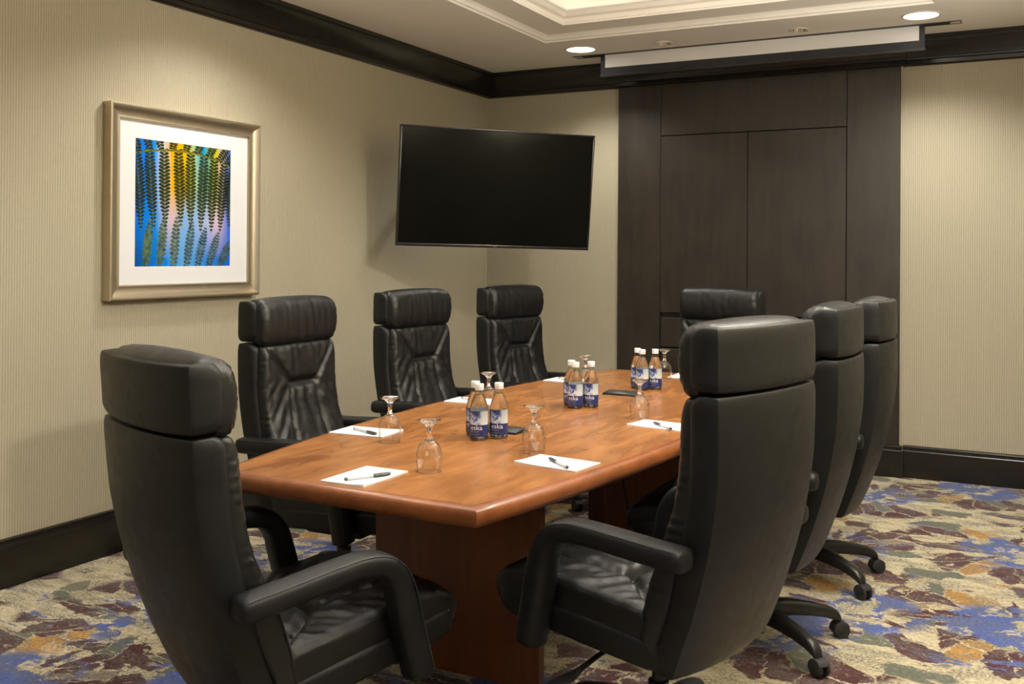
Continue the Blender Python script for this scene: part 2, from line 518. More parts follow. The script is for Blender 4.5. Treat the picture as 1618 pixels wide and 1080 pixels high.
# ceiling: flat border at 2.72 with a two-step tray
TX0, TX1, TY0, TY1 = -2.80, -0.486, 1.10, 5.77
def ring_faces(levels):
    """levels: list of (inset, z); returns verts, faces of nested rectangles, last one closed"""
    verts, faces = [], []
    for ins, z in levels:
        verts += [(TX0 + ins, TY0 + ins, z), (TX1 - ins, TY0 + ins, z), (TX1 - ins, TY1 - ins, z), (TX0 + ins, TY1 - ins, z)]
    for k in range(len(levels) - 1):
        for i in range(4):
            j = (i + 1) % 4
            faces.append((k * 4 + i, k * 4 + j, k * 4 + 4 + j, k * 4 + 4 + i))
    return verts, faces
v, fcs = [], []
def quad(x0, x1, y0, y1):
    k = len(v)
    v.extend([(x0, y0, ZC), (x1, y0, ZC), (x1, y1, ZC), (x0, y1, ZC)]); fcs.append((k, k + 1, k + 2, k + 3))
quad(XL, TX0, YF, YB); quad(TX1, XR, YF, YB); quad(TX0, TX1, YF, TY0)
HOLES = [(-2.119, 6.095), (-1.268, 6.090)]
HS, HR = 0.08, 0.047
cur = TX0
for hx, hy in HOLES:
    quad(cur, hx - HS, TY1, YB)
    quad(hx - HS, hx + HS, TY1, hy - HS); quad(hx - HS, hx + HS, hy + HS, YB)
    k = len(v); nh = 32
    for i in range(nh):
        a_ = 2 * PI * i / nh + PI / 4
        c_, s_ = math.cos(a_), math.sin(a_)
        m_ = HS / max(abs(c_), abs(s_))
        v.append((hx + c_ * m_, hy + s_ * m_, ZC)); v.append((hx + c_ * HR, hy + s_ * HR, ZC))
    for i in range(nh):
        j = (i + 1) % nh
        fcs.append((k + 2 * i, k + 2 * j, k + 2 * j + 1, k + 2 * i + 1))
    cur = hx + HS
quad(cur, TX1, TY1, YB)
lev = [(0.0, ZC), (0.0, ZC + 0.010), (0.012, ZC + 0.014), (0.020, ZC + 0.030), (0.034, ZC + 0.042), (0.235, ZC + 0.042),
       (0.235, ZC + 0.052), (0.225, ZC + 0.060), (0.225, ZC + 0.085), (0.250, ZC + 0.092), (0.265, ZC + 0.112), (0.275, ZC + 0.120), (0.275, ZC + 0.128), (0.12, ZC + 0.128), (0.12, ZC + 0.34)]  # ledge and upper recess shaped around the added light strips
rv, rf = ring_faces(lev)
off = len(v)
v += rv
fcs += [tuple(off + i for i in f) for f in rf]
last = off + (len(lev) - 1) * 4
fcs.append((last, last + 1, last + 2, last + 3))
ceil = structure(mesh_obj('ceiling', v, fcs, M['paint']))

# crown mouldings and baseboards: swept profiles (offset from wall, height)
CROWN = [(0.0, 2.545), (0.014, 2.550), (0.018, 2.556), (0.018, 2.578), (0.028, 2.582), (0.030, 2.592), (0.024, 2.596), (0.030, 2.620),
         (0.046, 2.655), (0.070, 2.682), (0.082, 2.690), (0.086, 2.700), (0.094, 2.704), (0.094, ZC), (0.0, ZC)]
BASE = [(0.0, 0.0), (0.020, 0.0), (0.020, 0.158), (0.024, 0.163), (0.022, 0.168), (0.012, 0.172), (0.012, 0.183), (0.017, 0.187), (0.015, 0.194), (0.0, 0.198)]
def run(name, prof, p0, p1, nrm, m0=0.0, m1=0.0, mat=None, push=0.0, parent=None):
    """straight moulding from p0 to p1 (xy), profile pushed out along nrm, mitred by m0/m1 (offset along run per unit depth)"""
    p0, p1, nrm = Vector((*p0, 0)), Vector((*p1, 0)), Vector((*nrm, 0))
    d = (p1 - p0).normalized()
    rings = []
    for p, mt in ((p0, m0), (p1, m1)):
        rings.append([p + nrm * (o + push) + d * (mt * o) + Vector((0, 0, z)) for o, z in prof])
    vv, ff = loft_data(rings, True, True)
    return mesh_obj(name, vv, ff, mat, parent, True, 30)
PX0, PX1 = -2.625, -0.752         # dark panelling on the back wall
structure(run('trim_1', CROWN, (XL, YF), (XL, YB), (1, 0), 1, -1, M['trimwood']))
structure(run('trim_2', CROWN, (XL, YB), (PX0 - 0.012, YB), (0, -1), 1, 0, M['trimwood']))
structure(run('trim_3', CROWN, (PX1 + 0.012, YB), (XR, YB), (0, -1), 0, -1, M['trimwood']))
structure(run('trim_4', CROWN, (XR, YF), (XR, YB), (-1, 0), 1, -1, M['trimwood']))
structure(run('trim_5', CROWN, (XL, YF), (XR, YF), (0, 1), 1, -1, M['trimwood']))
structure(run('baseboard_left', BASE, (XL, YF), (XL, YB), (1, 0), 1, -1, M['trimwood']))
structure(run('baseboard_back', BASE, (XL, YB), (PX0 - 0.02, YB), (0, -1), 1, 0, M['trimwood']))
structure(run('baseboard_back_right', BASE, (PX1 + 0.02, YB), (XR, YB), (0, -1), 0, -1, M['trimwood']))
structure(run('baseboard_right', BASE, (XR, YF), (XR, YB), (-1, 0), 1, -1, M['trimwood']))
structure(run('baseboard_front', BASE, (XL, YF), (XR, YF), (0, 1), 1, -1, M['trimwood']))

# ------------------------------------------------------------------ dark built-in cabinet on the back wall
cab = empty('wall_cabinet', ((PX0 + PX1) / 2, YB, 0))
tag(cab, 'dark espresso wood built-in wall cabinet with two tall doors on the back wall', 'cabinet')
cx0 = (PX0 + PX1) / 2
W_ = PX1 - PX0
HX = W_ / 2
DX0, DX1 = -2.309 - cx0, -1.071 - cx0
SPL = -1.703 - cx0
D = M['darkwood']
box('carcass', -HX + 0.01, HX - 0.01, -0.012, 0.0, 0.0, 2.60, M['trimwood'], cab)
box('pilaster', -HX, DX0 - 0.0015, -0.034, -0.012, 0.0, 2.60, D, cab, 0.0015, 1)
box('pilaster', DX1 + 0.0015, HX, -0.034, -0.012, 0.0, 2.60, D, cab, 0.0015, 1)
box('header_panel', DX0 + 0.0015, DX1 - 0.0015, -0.033, -0.012, 2.192, 2.60, D, cab, 0.0015, 1)
for a, b in ((DX0 + 0.0015, SPL - 0.002), (SPL + 0.002, DX1 - 0.003)):
    box('door', a, b, -0.037, -0.012, 0.972, 2.186, D, cab, 0.0015, 1)
for a, b in ((DX0 + 0.004, SPL - 0.002), (SPL + 0.002, DX1 - 0.004)):
    box('drawer', a, b, -0.033, -0.012, 0.735, 0.935, D, cab, 0.0015, 1)
    box('lower_door', a, b, -0.033, -0.012, 0.20, 0.722, D, cab, 0.0015, 1)
# crown and base step forward over the cabinet
run('crown_return', CROWN, (-HX - 0.03, 0), (HX + 0.03, 0), (0, -1), 0, 0, M['trimwood'], 0.036, cab)
run('base_return', BASE, (-HX - 0.02, 0), (HX + 0.02, 0), (0, -1), 0, 0, M['trimwood'], 0.036, cab)

# ------------------------------------------------------------------ lamps
def downlight(x, y, z, power, label, big=True, half=66, blend=0.75, tilt=None, group=None):
    e = empty('recessed_downlight', (x, y, z))
    tag(e, label, 'ceiling light', group)
    R = 0.092 if big else 0.046
    lathe('trim_ring', [(R, 0.004), (R, -0.002), (R + 0.004, -0.006), (R + 0.012, -0.006), (R + 0.016, -0.001), (R + 0.016, 0.004)], M['trim_white'], e, 40)
    if big:
        lathe('lens', [(0, -0.0045), (R * 0.6, -0.004), (R * 0.98, -0.0015), (R, 0.003)], M['lamp'], e, 40)
    else:
        lathe('reflector', [(R, -0.004), (R * 0.80, 0.02), (R * 0.55, 0.05), (R * 0.5, 0.06)], M['chrome'], e, 24)
        lathe('lens', [(0, 0.052), (R * 0.5, 0.052), (R * 0.52, 0.058)], M['lamp_small'], e, 24)
    if power > 0:
        l = bpy.data.lights.new('lamp_beam', 'SPOT')
        l.energy = power
        l.color = WARM
        l.spot_size = math.radians(2 * half)
        l.spot_blend = blend
        l.shadow_soft_size = 0.07
        lo = bpy.data.objects.new('lamp_beam', l)
        link(lo, e)
        lo.location = (0, 0, -0.03)
        if tilt: lo.rotation_euler = tilt
    return e
downlight(-2.672, 6.045, ZC, P_BACK, 'bright round ceiling downlight left of the projection screen, beside the dark crown')
downlight(-0.580, 6.025, ZC, P_BACK, 'bright round ceiling downlight at the right end of the projection screen')
SM = 'small chrome spotlights over the screen'
downlight(-2.119, 6.095, ZC, 0, 'small chrome ceiling spotlight nearer the left end of the projection screen', big=False, group=SM)
downlight(-1.268, 6.090, ZC, 0, 'small chrome ceiling spotlight nearer the right end of the projection screen', big=False, group=SM)
for x, y, n in ((-3.02, 3.62, 'above the framed fern picture'), (-3.02, 1.15, 'over the left border near the assumed window'),
                (-0.26, 3.62, 'over the right border beside the row of chairs'), (-0.26, 1.15, 'over the right border near the assumed window')):
    downlight(x, y, ZC, (P_ASSUMED_LEFT if x < -1 else P_ASSUMED_RIGHT) * (1.0 if y > 2 else 0.3), 'assumed unseen round ceiling downlight ' + n, half=70 if x < -1 else 85, blend=0.6 if x < -1 else 0.3)  # out-of-view border lamps, assumed from light and shadow on the walls
for x, y, n in ((-2.05, 4.55, 'far left corner'), (-1.23, 4.55, 'far right corner'), (-2.05, 2.65, 'near left corner'), (-1.23, 2.65, 'near right corner')):
    downlight(x, y, ZC + 0.34, P_ASSUMED_TRAY, 'assumed unseen round ceiling downlight in the tray ceiling, %s over the table' % n, half=52, blend=0.5)  # out-of-view tray lamps, assumed above the bright table
def sconce(x, y, rz, lab):  # out-of-view sconces, added so the ceiling gets more light
    e = empty('fill_sconce', (x, y, 1.75), rz)          # local -y points into the room
    tag(e, lab, 'fill light', 'added fill sconces')
    box('back_plate', -0.05, 0.05, -0.015, 0.0, -0.10, 0.10, M['champagne'], e, 0.004, 2)
    rings = []
    for z, r in ((-0.11, 0.045), (-0.10, 0.055), (0.06, 0.085), (0.11, 0.095)):
        rings.append([Vector((r * math.cos(a), -0.012 - r * 0.95 * max(0.0, math.sin(a)), z)) for a in [PI * k / 20 for k in range(21)]])
    vv, ff_ = loft_data(rings, False, True)
    mesh_obj('shade', vv, ff_, M['champagne'], e, True, 40)
    l = bpy.data.lights.new('uplight_beam', 'SPOT')
    l.energy = P_FILL_SCONCE; l.color = WARM; l.spot_size = math.radians(160); l.spot_blend = 0.5; l.shadow_soft_size = 0.05
    lo = link(bpy.data.objects.new('uplight_beam', l), e)
    lo.location = (0, -0.06, 0.10); lo.rotation_euler = (PI + 0.15, 0, 0)
sconce(XR, 2.3, -PI / 2, 'added unseen champagne metal fill sconce on the right wall nearer the assumed window')
sconce(XR, 3.5, -PI / 2, 'added unseen champagne metal fill sconce on the right wall beside the row of chairs')

# unseen warm LED strips, added on the tray ledge to brighten the ceiling
for nm, (a_, b_, c_, d_) in (('left', (TX0 + 0.15, TX0 + 0.17, TY0 + 0.2, TY1 - 0.2)), ('right', (TX1 - 0.17, TX1 - 0.15, TY0 + 0.2, TY1 - 0.2)),
                             ('far', (TX0 + 0.2, TX1 - 0.2, TY1 - 0.17, TY1 - 0.15)), ('near', (TX0 + 0.2, TX1 - 0.2, TY0 + 0.15, TY0 + 0.17))):
    tag(box('cove_fill_strip', a_, b_, c_, d_, ZC + 0.1285, ZC + 0.140, M['cove']), 'unseen added thin warm fill strip on the %s ledge of the tray ceiling' % nm, 'light strip', 'added cove fill strips')

# ------------------------------------------------------------------ projection screen, just lowered out of its slot
ps = empty('projection_screen', (-1.605, 6.28, 2.569))
tag(ps, 'white projection screen with black border, lowered slightly from its ceiling slot', 'projection screen')
SH = 1.022
dz = ZC - 2.569
box('fabric', -SH + 0.032, SH - 0.032, -0.001, 0.001, 0.062, dz + 0.0, M['screen_white'], ps)
box('side_border', -SH, -SH + 0.032, -0.0015, 0.0015, 0.0, dz, M['screen_black'], ps)
box('side_border', SH - 0.032, SH, -0.0015, 0.0015, 0.0, dz, M['screen_black'], ps)
box('bottom_border', -SH + 0.032, SH - 0.032, -0.0015, 0.0015, 0.016, 0.062, M['screen_black'], ps)
box('weight_bar', -SH - 0.004, SH + 0.004, -0.008, 0.008, 0.0, 0.018, M['screen_black'], ps, 0.003)
box('slot_lining', -SH - 0.195, SH + 0.195, -0.040, 0.050, dz - 0.002, dz + 0.0005, M['slot'], ps)
box('slot_gap_shade', -SH - 0.14, SH + 0.15, -0.026, 0.036, dz - 0.003, dz - 0.0015, M['screen_black'], ps)  # flat black strip, the open slot's shade put into its colour
for s in (-1, 1):
    box('slot_end_cap', *sorted((s * (SH + 0.135), s * (SH + 0.19))), -0.016, 0.02, dz - 0.004, dz - 0.0015, M['trim_white'], ps, 0.001, 1)

# ------------------------------------------------------------------ television across the corner
tv = empty('television', (-2.927, 5.377, 1.761))
tag(tv, 'large black flat-screen television hung across the corner of the walls', 'television')
tv.rotation_mode = 'XYZ'
tv.rotation_euler = (math.radians(6.2), math.radians(0.95), math.radians(44.4))
tw, th = 1.23 / 2, (1.23 * 9 / 16 + 0.03) / 2
for a, b, c, d in ((-tw, tw, th - 0.012, th), (-tw, tw, -th, -th + 0.018), (-tw, -tw + 0.011, -th + 0.018, th - 0.012), (tw - 0.011, tw, -th + 0.018, th - 0.012)):
    box('bezel', a, b, -0.008, 0.03, c, d, M['tvbody'], tv, 0.002, 2)
box('screen_panel', -tw + 0.010, tw - 0.010, -0.003, 0.02, -th + 0.017, th - 0.011, M['tvscreen'], tv)
box('rear_housing', -tw + 0.02, tw - 0.02, 0.02, 0.055, -th + 0.02, th - 0.02, M['plastic'], tv, 0.012, 2)
box('mount_plate', -0.2, 0.2, 0.055, 0.075, -0.2, 0.2, M['steel'], tv, 0.004, 1)
tube('mount_arm', [(0, 0.075, 0), (-0.04, 0.30, 0.20), (-0.03, 0.60, 0.27), (0.0, 1.075, 0.32)], 0.014, M['steel'], tv, 12)
box('badge', 0.0 - 0.012, 0.012, -0.0085, -0.007, -th + 0.006, -th + 0.010, M['slot'], tv)

# ------------------------------------------------------------------ framed fern picture on the left wall
pic = empty('framed_picture', (XL, 3.583, 1.588), PI / 2)     # local x runs along +Y of the room, local -y faces the room
tag(pic, 'fern photograph in a wide white mat and champagne metal frame', 'picture')
FW, FH = 0.966 / 2, 0.893 / 2
PROF = [(0.0, 0.0), (0.0, 0.052), (0.006, 0.056), (0.012, 0.055), (0.018, 0.046), (0.034, 0.036), (0.052, 0.033), (0.060, 0.036), (0.066, 0.034), (0.070, 0.026), (0.070, 0.0)]
def frame_side(k):
    # k: 0 bottom,1 right,2 top,3 left ; profile (inset, depth)
    cs = [(-1, -1), (1, -1), (1, 1), (-1, 1)]
    rings = []
    for c in (cs[k], cs[(k + 1) % 4]):
        rings.append([Vector((c[0] * (FW - i), -d, c[1] * (FH - i))) for i, d in PROF])
    vv, ff = loft_data(rings, True, True)
    return mesh_obj('frame_moulding', vv, ff, M['champagne'], pic, True, 40)
for k in range(4): frame_side(k)
AX0, AX1, AZ0, AZ1 = -0.321, 0.292, -0.294, 0.299        # printed area
bm = bmesh.new()
for a, b, c, d in ((-FW + 0.06, AX0, -FH + 0.06, FH - 0.06), (AX1, FW - 0.06, -FH + 0.06, FH - 0.06), (AX0, AX1, -FH + 0.06, AZ0), (AX0, AX1, AZ1, FH - 0.06)):
    t = box_bm(a, b, -0.024, -0.020, c, d); me = bpy.data.meshes.new('t'); t.to_mesh(me); t.free(); bm.from_mesh(me); bpy.data.meshes.remove(me)
bm_obj('mat_board', bm, M['mat_board'], pic)
def mat_print():
    m, nt, b = new_mat('fern_print_background')
    tc = N(nt, 'ShaderNodeTexCoord')
    sp = N(nt, 'ShaderNodeSeparateXYZ'); nt.links.new(tc.outputs['Object'], sp.inputs[0])
    u = math_n(nt, 'DIVIDE', math_n(nt, 'SUBTRACT', sp.outputs[0], AX0), AX1 - AX0)
    w = math_n(nt, 'DIVIDE', math_n(nt, 'SUBTRACT', sp.outputs[2], AZ0), AZ1 - AZ0)
    nz = noise_n(nt, coords(nt, (6, 1, 2.2)), 1.0, 3, 0.5)
    uu = math_n(nt, 'ADD', u, math_n(nt, 'MULTIPLY', math_n(nt, 'SUBTRACT', nz.outputs[0], 0.5), 0.10))
    top = ramp(nt, uu, [(0.0, (0.03, 0.17, 0.85)), (0.17, (0.07, 0.33, 0.95)), (0.24, (0.62, 0.70, 0.90)), (0.36, (0.90, 0.52, 0.04)), (0.47, (0.80, 0.50, 0.02)),
                        (0.59, (0.50, 0.66, 0.30)), (0.68, (0.06, 0.42, 0.80)), (0.74, (0.16, 0.42, 0.40)), (0.83, (0.62, 0.60, 0.05)), (0.90, (0.72, 0.50, 0.55)), (1.0, (0.14, 0.24, 0.80))])
    bot = ramp(nt, uu, [(0.0, (0.05, 0.20, 0.80)), (0.2, (0.10, 0.35, 0.92)), (0.30, (0.55, 0.62, 0.90)), (0.38, (0.80, 0.58, 0.62)), (0.48, (0.34, 0.56, 0.95)),
                        (0.60, (0.40, 0.58, 0.95)), (0.75, (0.58, 0.62, 0.92)), (0.86, (0.82, 0.62, 0.78)), (1.0, (0.10, 0.24, 0.80))])
    low = ramp(nt, uu, [(0.0, (0.05, 0.12, 0.35)), (0.25, (0.08, 0.28, 0.85)), (0.5, (0.22, 0.50, 0.92)), (0.75, (0.12, 0.30, 0.80)), (1.0, (0.10, 0.22, 0.70))])
    f1 = N(nt, 'ShaderNodeMapRange'); f1.inputs[1].default_value = 0.40; f1.inputs[2].default_value = 0.66; nt.links.new(w, f1.inputs[0])
    f2 = N(nt, 'ShaderNodeMapRange'); f2.inputs[1].default_value = 0.05; f2.inputs[2].default_value = 0.36; nt.links.new(w, f2.inputs[0])
    c = mix_c(nt, f2.outputs[0], low.outputs[0], bot.outputs[0])
    c = mix_c(nt, f1.outputs[0], c, top.outputs[0])
    hs = N(nt, 'ShaderNodeHueSaturation'); hs.inputs['Saturation'].default_value = 1.15; hs.inputs['Value'].default_value = 0.78
    nt.links.new(c, hs.inputs['Color']); nt.links.new(hs.outputs[0], b.inputs['Base Color'])
    b.inputs['Roughness'].default_value = 0.45
    b.inputs['Specular IOR Level'].default_value = 0.15
    return m
def mat_frond(name, stops):
    m, nt, b = new_mat(name)
    tc = N(nt, 'ShaderNodeTexCoord')
    sp = N(nt, 'ShaderNodeSeparateXYZ'); nt.links.new(tc.outputs['Object'], sp.inputs[0])
    u = math_n(nt, 'DIVIDE', math_n(nt, 'SUBTRACT', sp.outputs[0], AX0), AX1 - AX0)
    r = ramp(nt, u, stops)
    n = noise_n(nt, coords(nt), 60, 3)
    mul = N(nt, 'ShaderNodeMix', data_type='RGBA', blend_type='MULTIPLY'); mul.inputs[0].default_value = 1.0
    nt.links.new(r.outputs[0], mul.inputs[6])
    rr = ramp(nt, n.outputs[0], [(0.35, (0.35, 0.35, 0.35)), (0.65, (1.1, 1.1, 1.1))]); nt.links.new(rr.outputs[0], mul.inputs[7])
    nt.links.new(mul.outputs[2], b.inputs['Base Color'])
    b.inputs['Roughness'].default_value = 0.45
    b.inputs['Specular IOR Level'].default_value = 0.15
    return m
box('print', AX0, AX1, -0.0225, -0.021, AZ0, AZ1, mat_print(), pic)
M['frond'] = mat_frond('frond_upper', [(0.0, (0.018, 0.032, 0.022)), (0.3, (0.030, 0.042, 0.012)), (0.5, (0.050, 0.058, 0.006)), (0.8, (0.028, 0.045, 0.012)), (1.0, (0.018, 0.032, 0.012))])
M['frond_low'] = mat_frond('frond_lower', [(0.0, (0.10, 0.16, 0.05)), (0.35, (0.10, 0.15, 0.10)), (0.6, (0.06, 0.14, 0.22)), (1.0, (0.05, 0.10, 0.12))])
M['rib'] = mat_frond('frond_rib', [(0.0, (0.12, 0.16, 0.02)), (0.5, (0.26, 0.24, 0.02)), (1.0, (0.14, 0.16, 0.02))])
def frond_geo(verts, faces, rv, rf, pts, n, lmax, up, yl, ytip=0.12):
    """leaflets along a polyline pts [(u,w)...] from base to tip in metres of the print; clipped to the printed area"""
    P2 = [Vector((p[0], p[1])) for p in pts]
    L = [0]
    for a, b in zip(P2, P2[1:]): L.append(L[-1] + (b - a).length)
    def at(s):
        for k in range(len(P2) - 1):
            if s <= L[k + 1] or k == len(P2) - 2:
                t = (s - L[k]) / (L[k + 1] - L[k]); d = (P2[k + 1] - P2[k]).normalized()
                return P2[k].lerp(P2[k + 1], t), d
    def clip(p): return (min(AX1, max(AX0, p.x)), yl, min(AZ1, max(AZ0, p.y)))
    for i in range(n):
        s = L[-1] * (i + 0.3) / n
        p, d = at(s)
        t = i / n
        ln = lmax * (0.72 + 0.28 * min(1, t * 4)) * (1 - max(0, (t - 0.55) / 0.45) ** 1.5 * (1 - ytip))
        for sd in (-1, 1):
            nr = Vector((-d.y, d.x)) * sd
            ax = (nr * 0.86 - d * 0.5 * up).normalized()
            bx = Vector((-ax.y, ax.x))
            w = L[-1] / n * 0.45 * (0.5 + 0.5 * ln / lmax)
            a0 = p; 
            crv = -d * up * ln * 0.12
            q = [a0 - bx * w * 0.7, a0 + ax * ln * 0.45 - bx * w, a0 + ax * ln * 0.8 - bx * w * 0.8 - crv * 0.6, a0 + ax * ln - crv * 2.2,
                 a0 + ax * ln * 0.8 + bx * w * 0.8 - crv * 0.6, a0 + ax * ln * 0.45 + bx * w, a0 + bx * w * 0.7]
            if all(c.x < AX0 or c.x > AX1 or c.y > AZ1 or c.y < AZ0 for c in q): continue
            k = len(verts); verts += [clip(c) for c in q]; faces.append(tuple(range(k, k + 7)))
    for k in range(len(P2) - 1):
        d = (P2[k + 1] - P2[k]).normalized(); nn = Vector((-d.y, d.x)) * 0.0016
        j = len(rv); rv += [tuple((c[0], yl - 0.0002, c[2])) for c in (clip(P2[k] - nn), clip(P2[k + 1] - nn * 0.7), clip(P2[k + 1] + nn * 0.7), clip(P2[k] + nn))]
        rf.append((j, j + 1, j + 2, j + 3))
AW, AH = AX1 - AX0, AZ1 - AZ0
def UV(u, w): return (AX0 + u * AW, AZ0 + w * AH)
fv, ff, rv_, rf_ = [], [], [], []
stem = [(-0.02, 0.885), (0.12, 0.915), (0.27, 0.930), (0.42, 0.940), (0.56, 0.935), (0.70, 0.925), (0.84, 0.905), (0.94, 0.875), (1.02, 0.845)]
for u0, w0, um, ut, wt in ((0.015, 0.89, 0.04, 0.06, 0.285), (0.135, 0.915, 0.15, 0.185, 0.30), (0.28, 0.93, 0.285, 0.30, 0.30), (0.425, 0.94, 0.445, 0.455, 0.315), (0.555, 0.935, 0.555, 0.56, 0.30),
                           (0.70, 0.925, 0.685, 0.665, 0.28), (0.815, 0.91, 0.79, 0.785, 0.28), (0.93, 0.88, 0.905, 0.88, 0.285), (1.03, 0.85, 0.995, 0.985, 0.33)):
    pts = [UV(u0 + (um - u0) * math.sin(t * PI / 2) * (1 - t * t) + (ut - u0) * t * t, w0 + (wt - w0) * t) for t in [i / 8 for i in range(9)]]
    frond_geo(fv, ff, rv_, rf_, pts, 22, 0.046, 1, -0.0231)
for u0, w0, ut, wt in ((0.03, 0.90, -0.03, 1.10), (0.14, 0.93, 0.07, 1.12), (0.25, 0.94, 0.19, 1.14), (0.36, 0.95, 0.42, 1.1), (0.50, 0.95, 0.57, 1.1), (0.62, 0.94, 0.72, 1.1), (0.75, 0.925, 0.86, 1.08), (0.87, 0.90, 1.0, 1.05), (0.95, 0.88, 1.1, 1.0)):
    frond_geo(fv, ff, rv_, rf_, [UV(u0 + (ut - u0) * t, w0 + (wt - w0) * t) for t in (0, 0.5, 1)], 8, 0.032, 1, -0.0231)
tag(mesh_obj('printed_upper_fronds', fv, ff, M['frond'], pic), kind='stuff')
fv2, ff2 = [], []
for u0, ut, wt in ((-0.05, -0.02, 0.25), (0.10, 0.15, 0.38), (0.24, 0.29, 0.41), (0.38, 0.415, 0.41), (0.515, 0.58, 0.38), (0.63, 0.725, 0.33), (0.75, 0.87, 0.29), (0.87, 1.01, 0.22)):
    frond_geo(fv2, ff2, rv_, rf_, [UV(u0 + (ut - u0) * t, -0.02 + (wt + 0.02) * t) for t in (0, 0.33, 0.66, 1)], 13, 0.036, -1, -0.0230)
tag(mesh_obj('printed_lower_fronds', fv2, ff2, M['frond_low'], pic), kind='stuff')
for k in range(len(stem) - 1):
    a, b = Vector(UV(*stem[k])), Vector(UV(*stem[k + 1])); d = (b - a).normalized(); nn = Vector((-d.y, d.x)) * 0.004
    j = len(rv_); rv_ += [(min(AX1, max(AX0, c.x)), -0.0234, c.y) for c in (a - nn, b - nn, b + nn, a + nn)]; rf_.append((j, j + 1, j + 2, j + 3))
tag(mesh_obj('printed_ribs', rv_, rf_, M['rib'], pic), kind='stuff')

# ------------------------------------------------------------------ conference table
table = empty('conference_table', (TCX, TCY, 0))
tag(table, 'long boat-shaped cherry wood conference table with thick rounded edge', 'table')
HL, HE, BOW = 1.503, 0.437, 0.166
def outline(inset, n=40):
    """closed outline (local) of the boat shape, inset inwards"""
    pts = []
    hl = HL - inset
    for i in range(n + 1):
        y = -hl + 2 * hl * i / n
        t = y / HL
        pts.append((HE + BOW * (1 - t * t) - inset, y))
    for i in range(n + 1):
        y = hl - 2 * hl * i / n
        t = y / HL
        pts.append((-(HE + BOW * (1 - t * t) - inset), y))
    return pts
def ringz(inset, z): return [Vector((x, y, z)) for x, y in outline(inset)]
ed = 0.030
loft('table_top', [ringz(ed, TZ - 0.012), ringz(ed, TZ - 0.0008), ringz(ed + 0.001, TZ)], M['cherry'], table, sharp=30)
prof = [(ed, TZ)]
for k in range(1, 8):
    a = k / 7 * PI / 2
    prof.append((ed * (1 - math.sin(a)) * 0.85, TZ - 0.026 * (1 - math.cos(a))))
prof += [(0.0, TZ - 0.034), (0.003, TZ - 0.044), (0.010, TZ - 0.050), (0.06, TZ - 0.050)]
ev, ef = loft_data([ringz(i, z) for i, z in prof], False)
mesh_obj('table_edge', ev, ef, M['cherry_edge'], table, True, 40)
loft('underside', [ringz(0.05, TZ - 0.049), ringz(0.05, TZ - 0.030)], M['cherry_leg'], table, sharp=30)
LX0, LX1 = -1.955 - TCX, -1.345 - TCX
box('pedestal_panel', LX0, LX1, 2.755 - TCY, 2.795 - TCY, 0.022, TZ - 0.049, M['cherry_leg'], table, 0.002, 1)
box('pedestal_panel', LX0, LX1, 4.55 - TCY, 4.59 - TCY, 0.022, TZ - 0.049, M['cherry_leg'], table, 0.002, 1)
box('cable_box', -1.80 - TCX, -1.345 - TCX, 4.38 - TCY, 4.549 - TCY, 0.022, TZ - 0.049, M['cherry_leg'], table, 0.002, 1)
for py in (2.775, 4.57):
    for px in (LX0 + 0.06, LX1 - 0.06):
        o = lathe('foot', [(0, 0), (0.018, 0), (0.018, 0.01), (0.008, 0.012), (0.008, 0.0225)], M['plastic'], table, 14)
        o.location = (px, py - TCY, 0)
tag(tube('power_cable', catmull([(-1.725, 4.365, 0.684), (-1.722, 4.36, 0.55), (-1.700, 4.345, 0.36), (-1.66, 4.335, 0.18), (-1.61, 4.30, 0.04), (-1.56, 4.2, 0.006), (-1.50, 4.1, 0.006)]), 0.004, M['rubber'], None, 8),
    'thin black cable hanging under the table to the carpet', 'cable')

# ------------------------------------------------------------------ leather conference chairs
def yr(z):   # rear corner line of the back shell (local y) by height
    return interp([(0.30, -0.185), (0.36, -0.205), (0.46, -0.243), (0.56, -0.275), (0.66, -0.300), (0.76, -0.318), (0.84, -0.327), (0.92, -0.330), (1.2, -0.327)], z)
T_SH = 0.088
def shell_ring(z, hw, T, bul, rear_in=0.0, front_in=0.0, xin=0.0, nrear=16):
    """plan section of back shell: convex rear, flat sides, rounded front corners"""
    y0 = yr(z)
    hw = hw - xin
    pts = []
    rc = 0.010
    for i in range(nrear + 1):
        s = -1 + 2 * i / nrear
        y = y0 + rear_in - bul * (1 - abs(s) ** 2.2)
        x = s * hw
        if i in (0, nrear):
            pts.append((math.copysign(hw, s) * 1.0, y0 + rear_in + rc)) if i == nrear and False else None
        pts.append((x if abs(s) < 1 else math.copysign(hw - 0.003, s), y))
    # right side up to the front, then left side back
    yf = y0 + T - front_in
    rf = min(0.026, (yf - (y0 + rear_in + rc)) * 0.45)
    right = [(hw, y0 + rear_in + rc * 0.7)]
    for k in range(5):
        a = k / 4 * PI / 2
        right.append((hw - rf + rf * math.cos(a), yf - rf + rf * math.sin(a)))
    left = [(-x, y) for x, y in reversed(right)]
    return [Vector((x, y, z)) for x, y in pts + right + left]

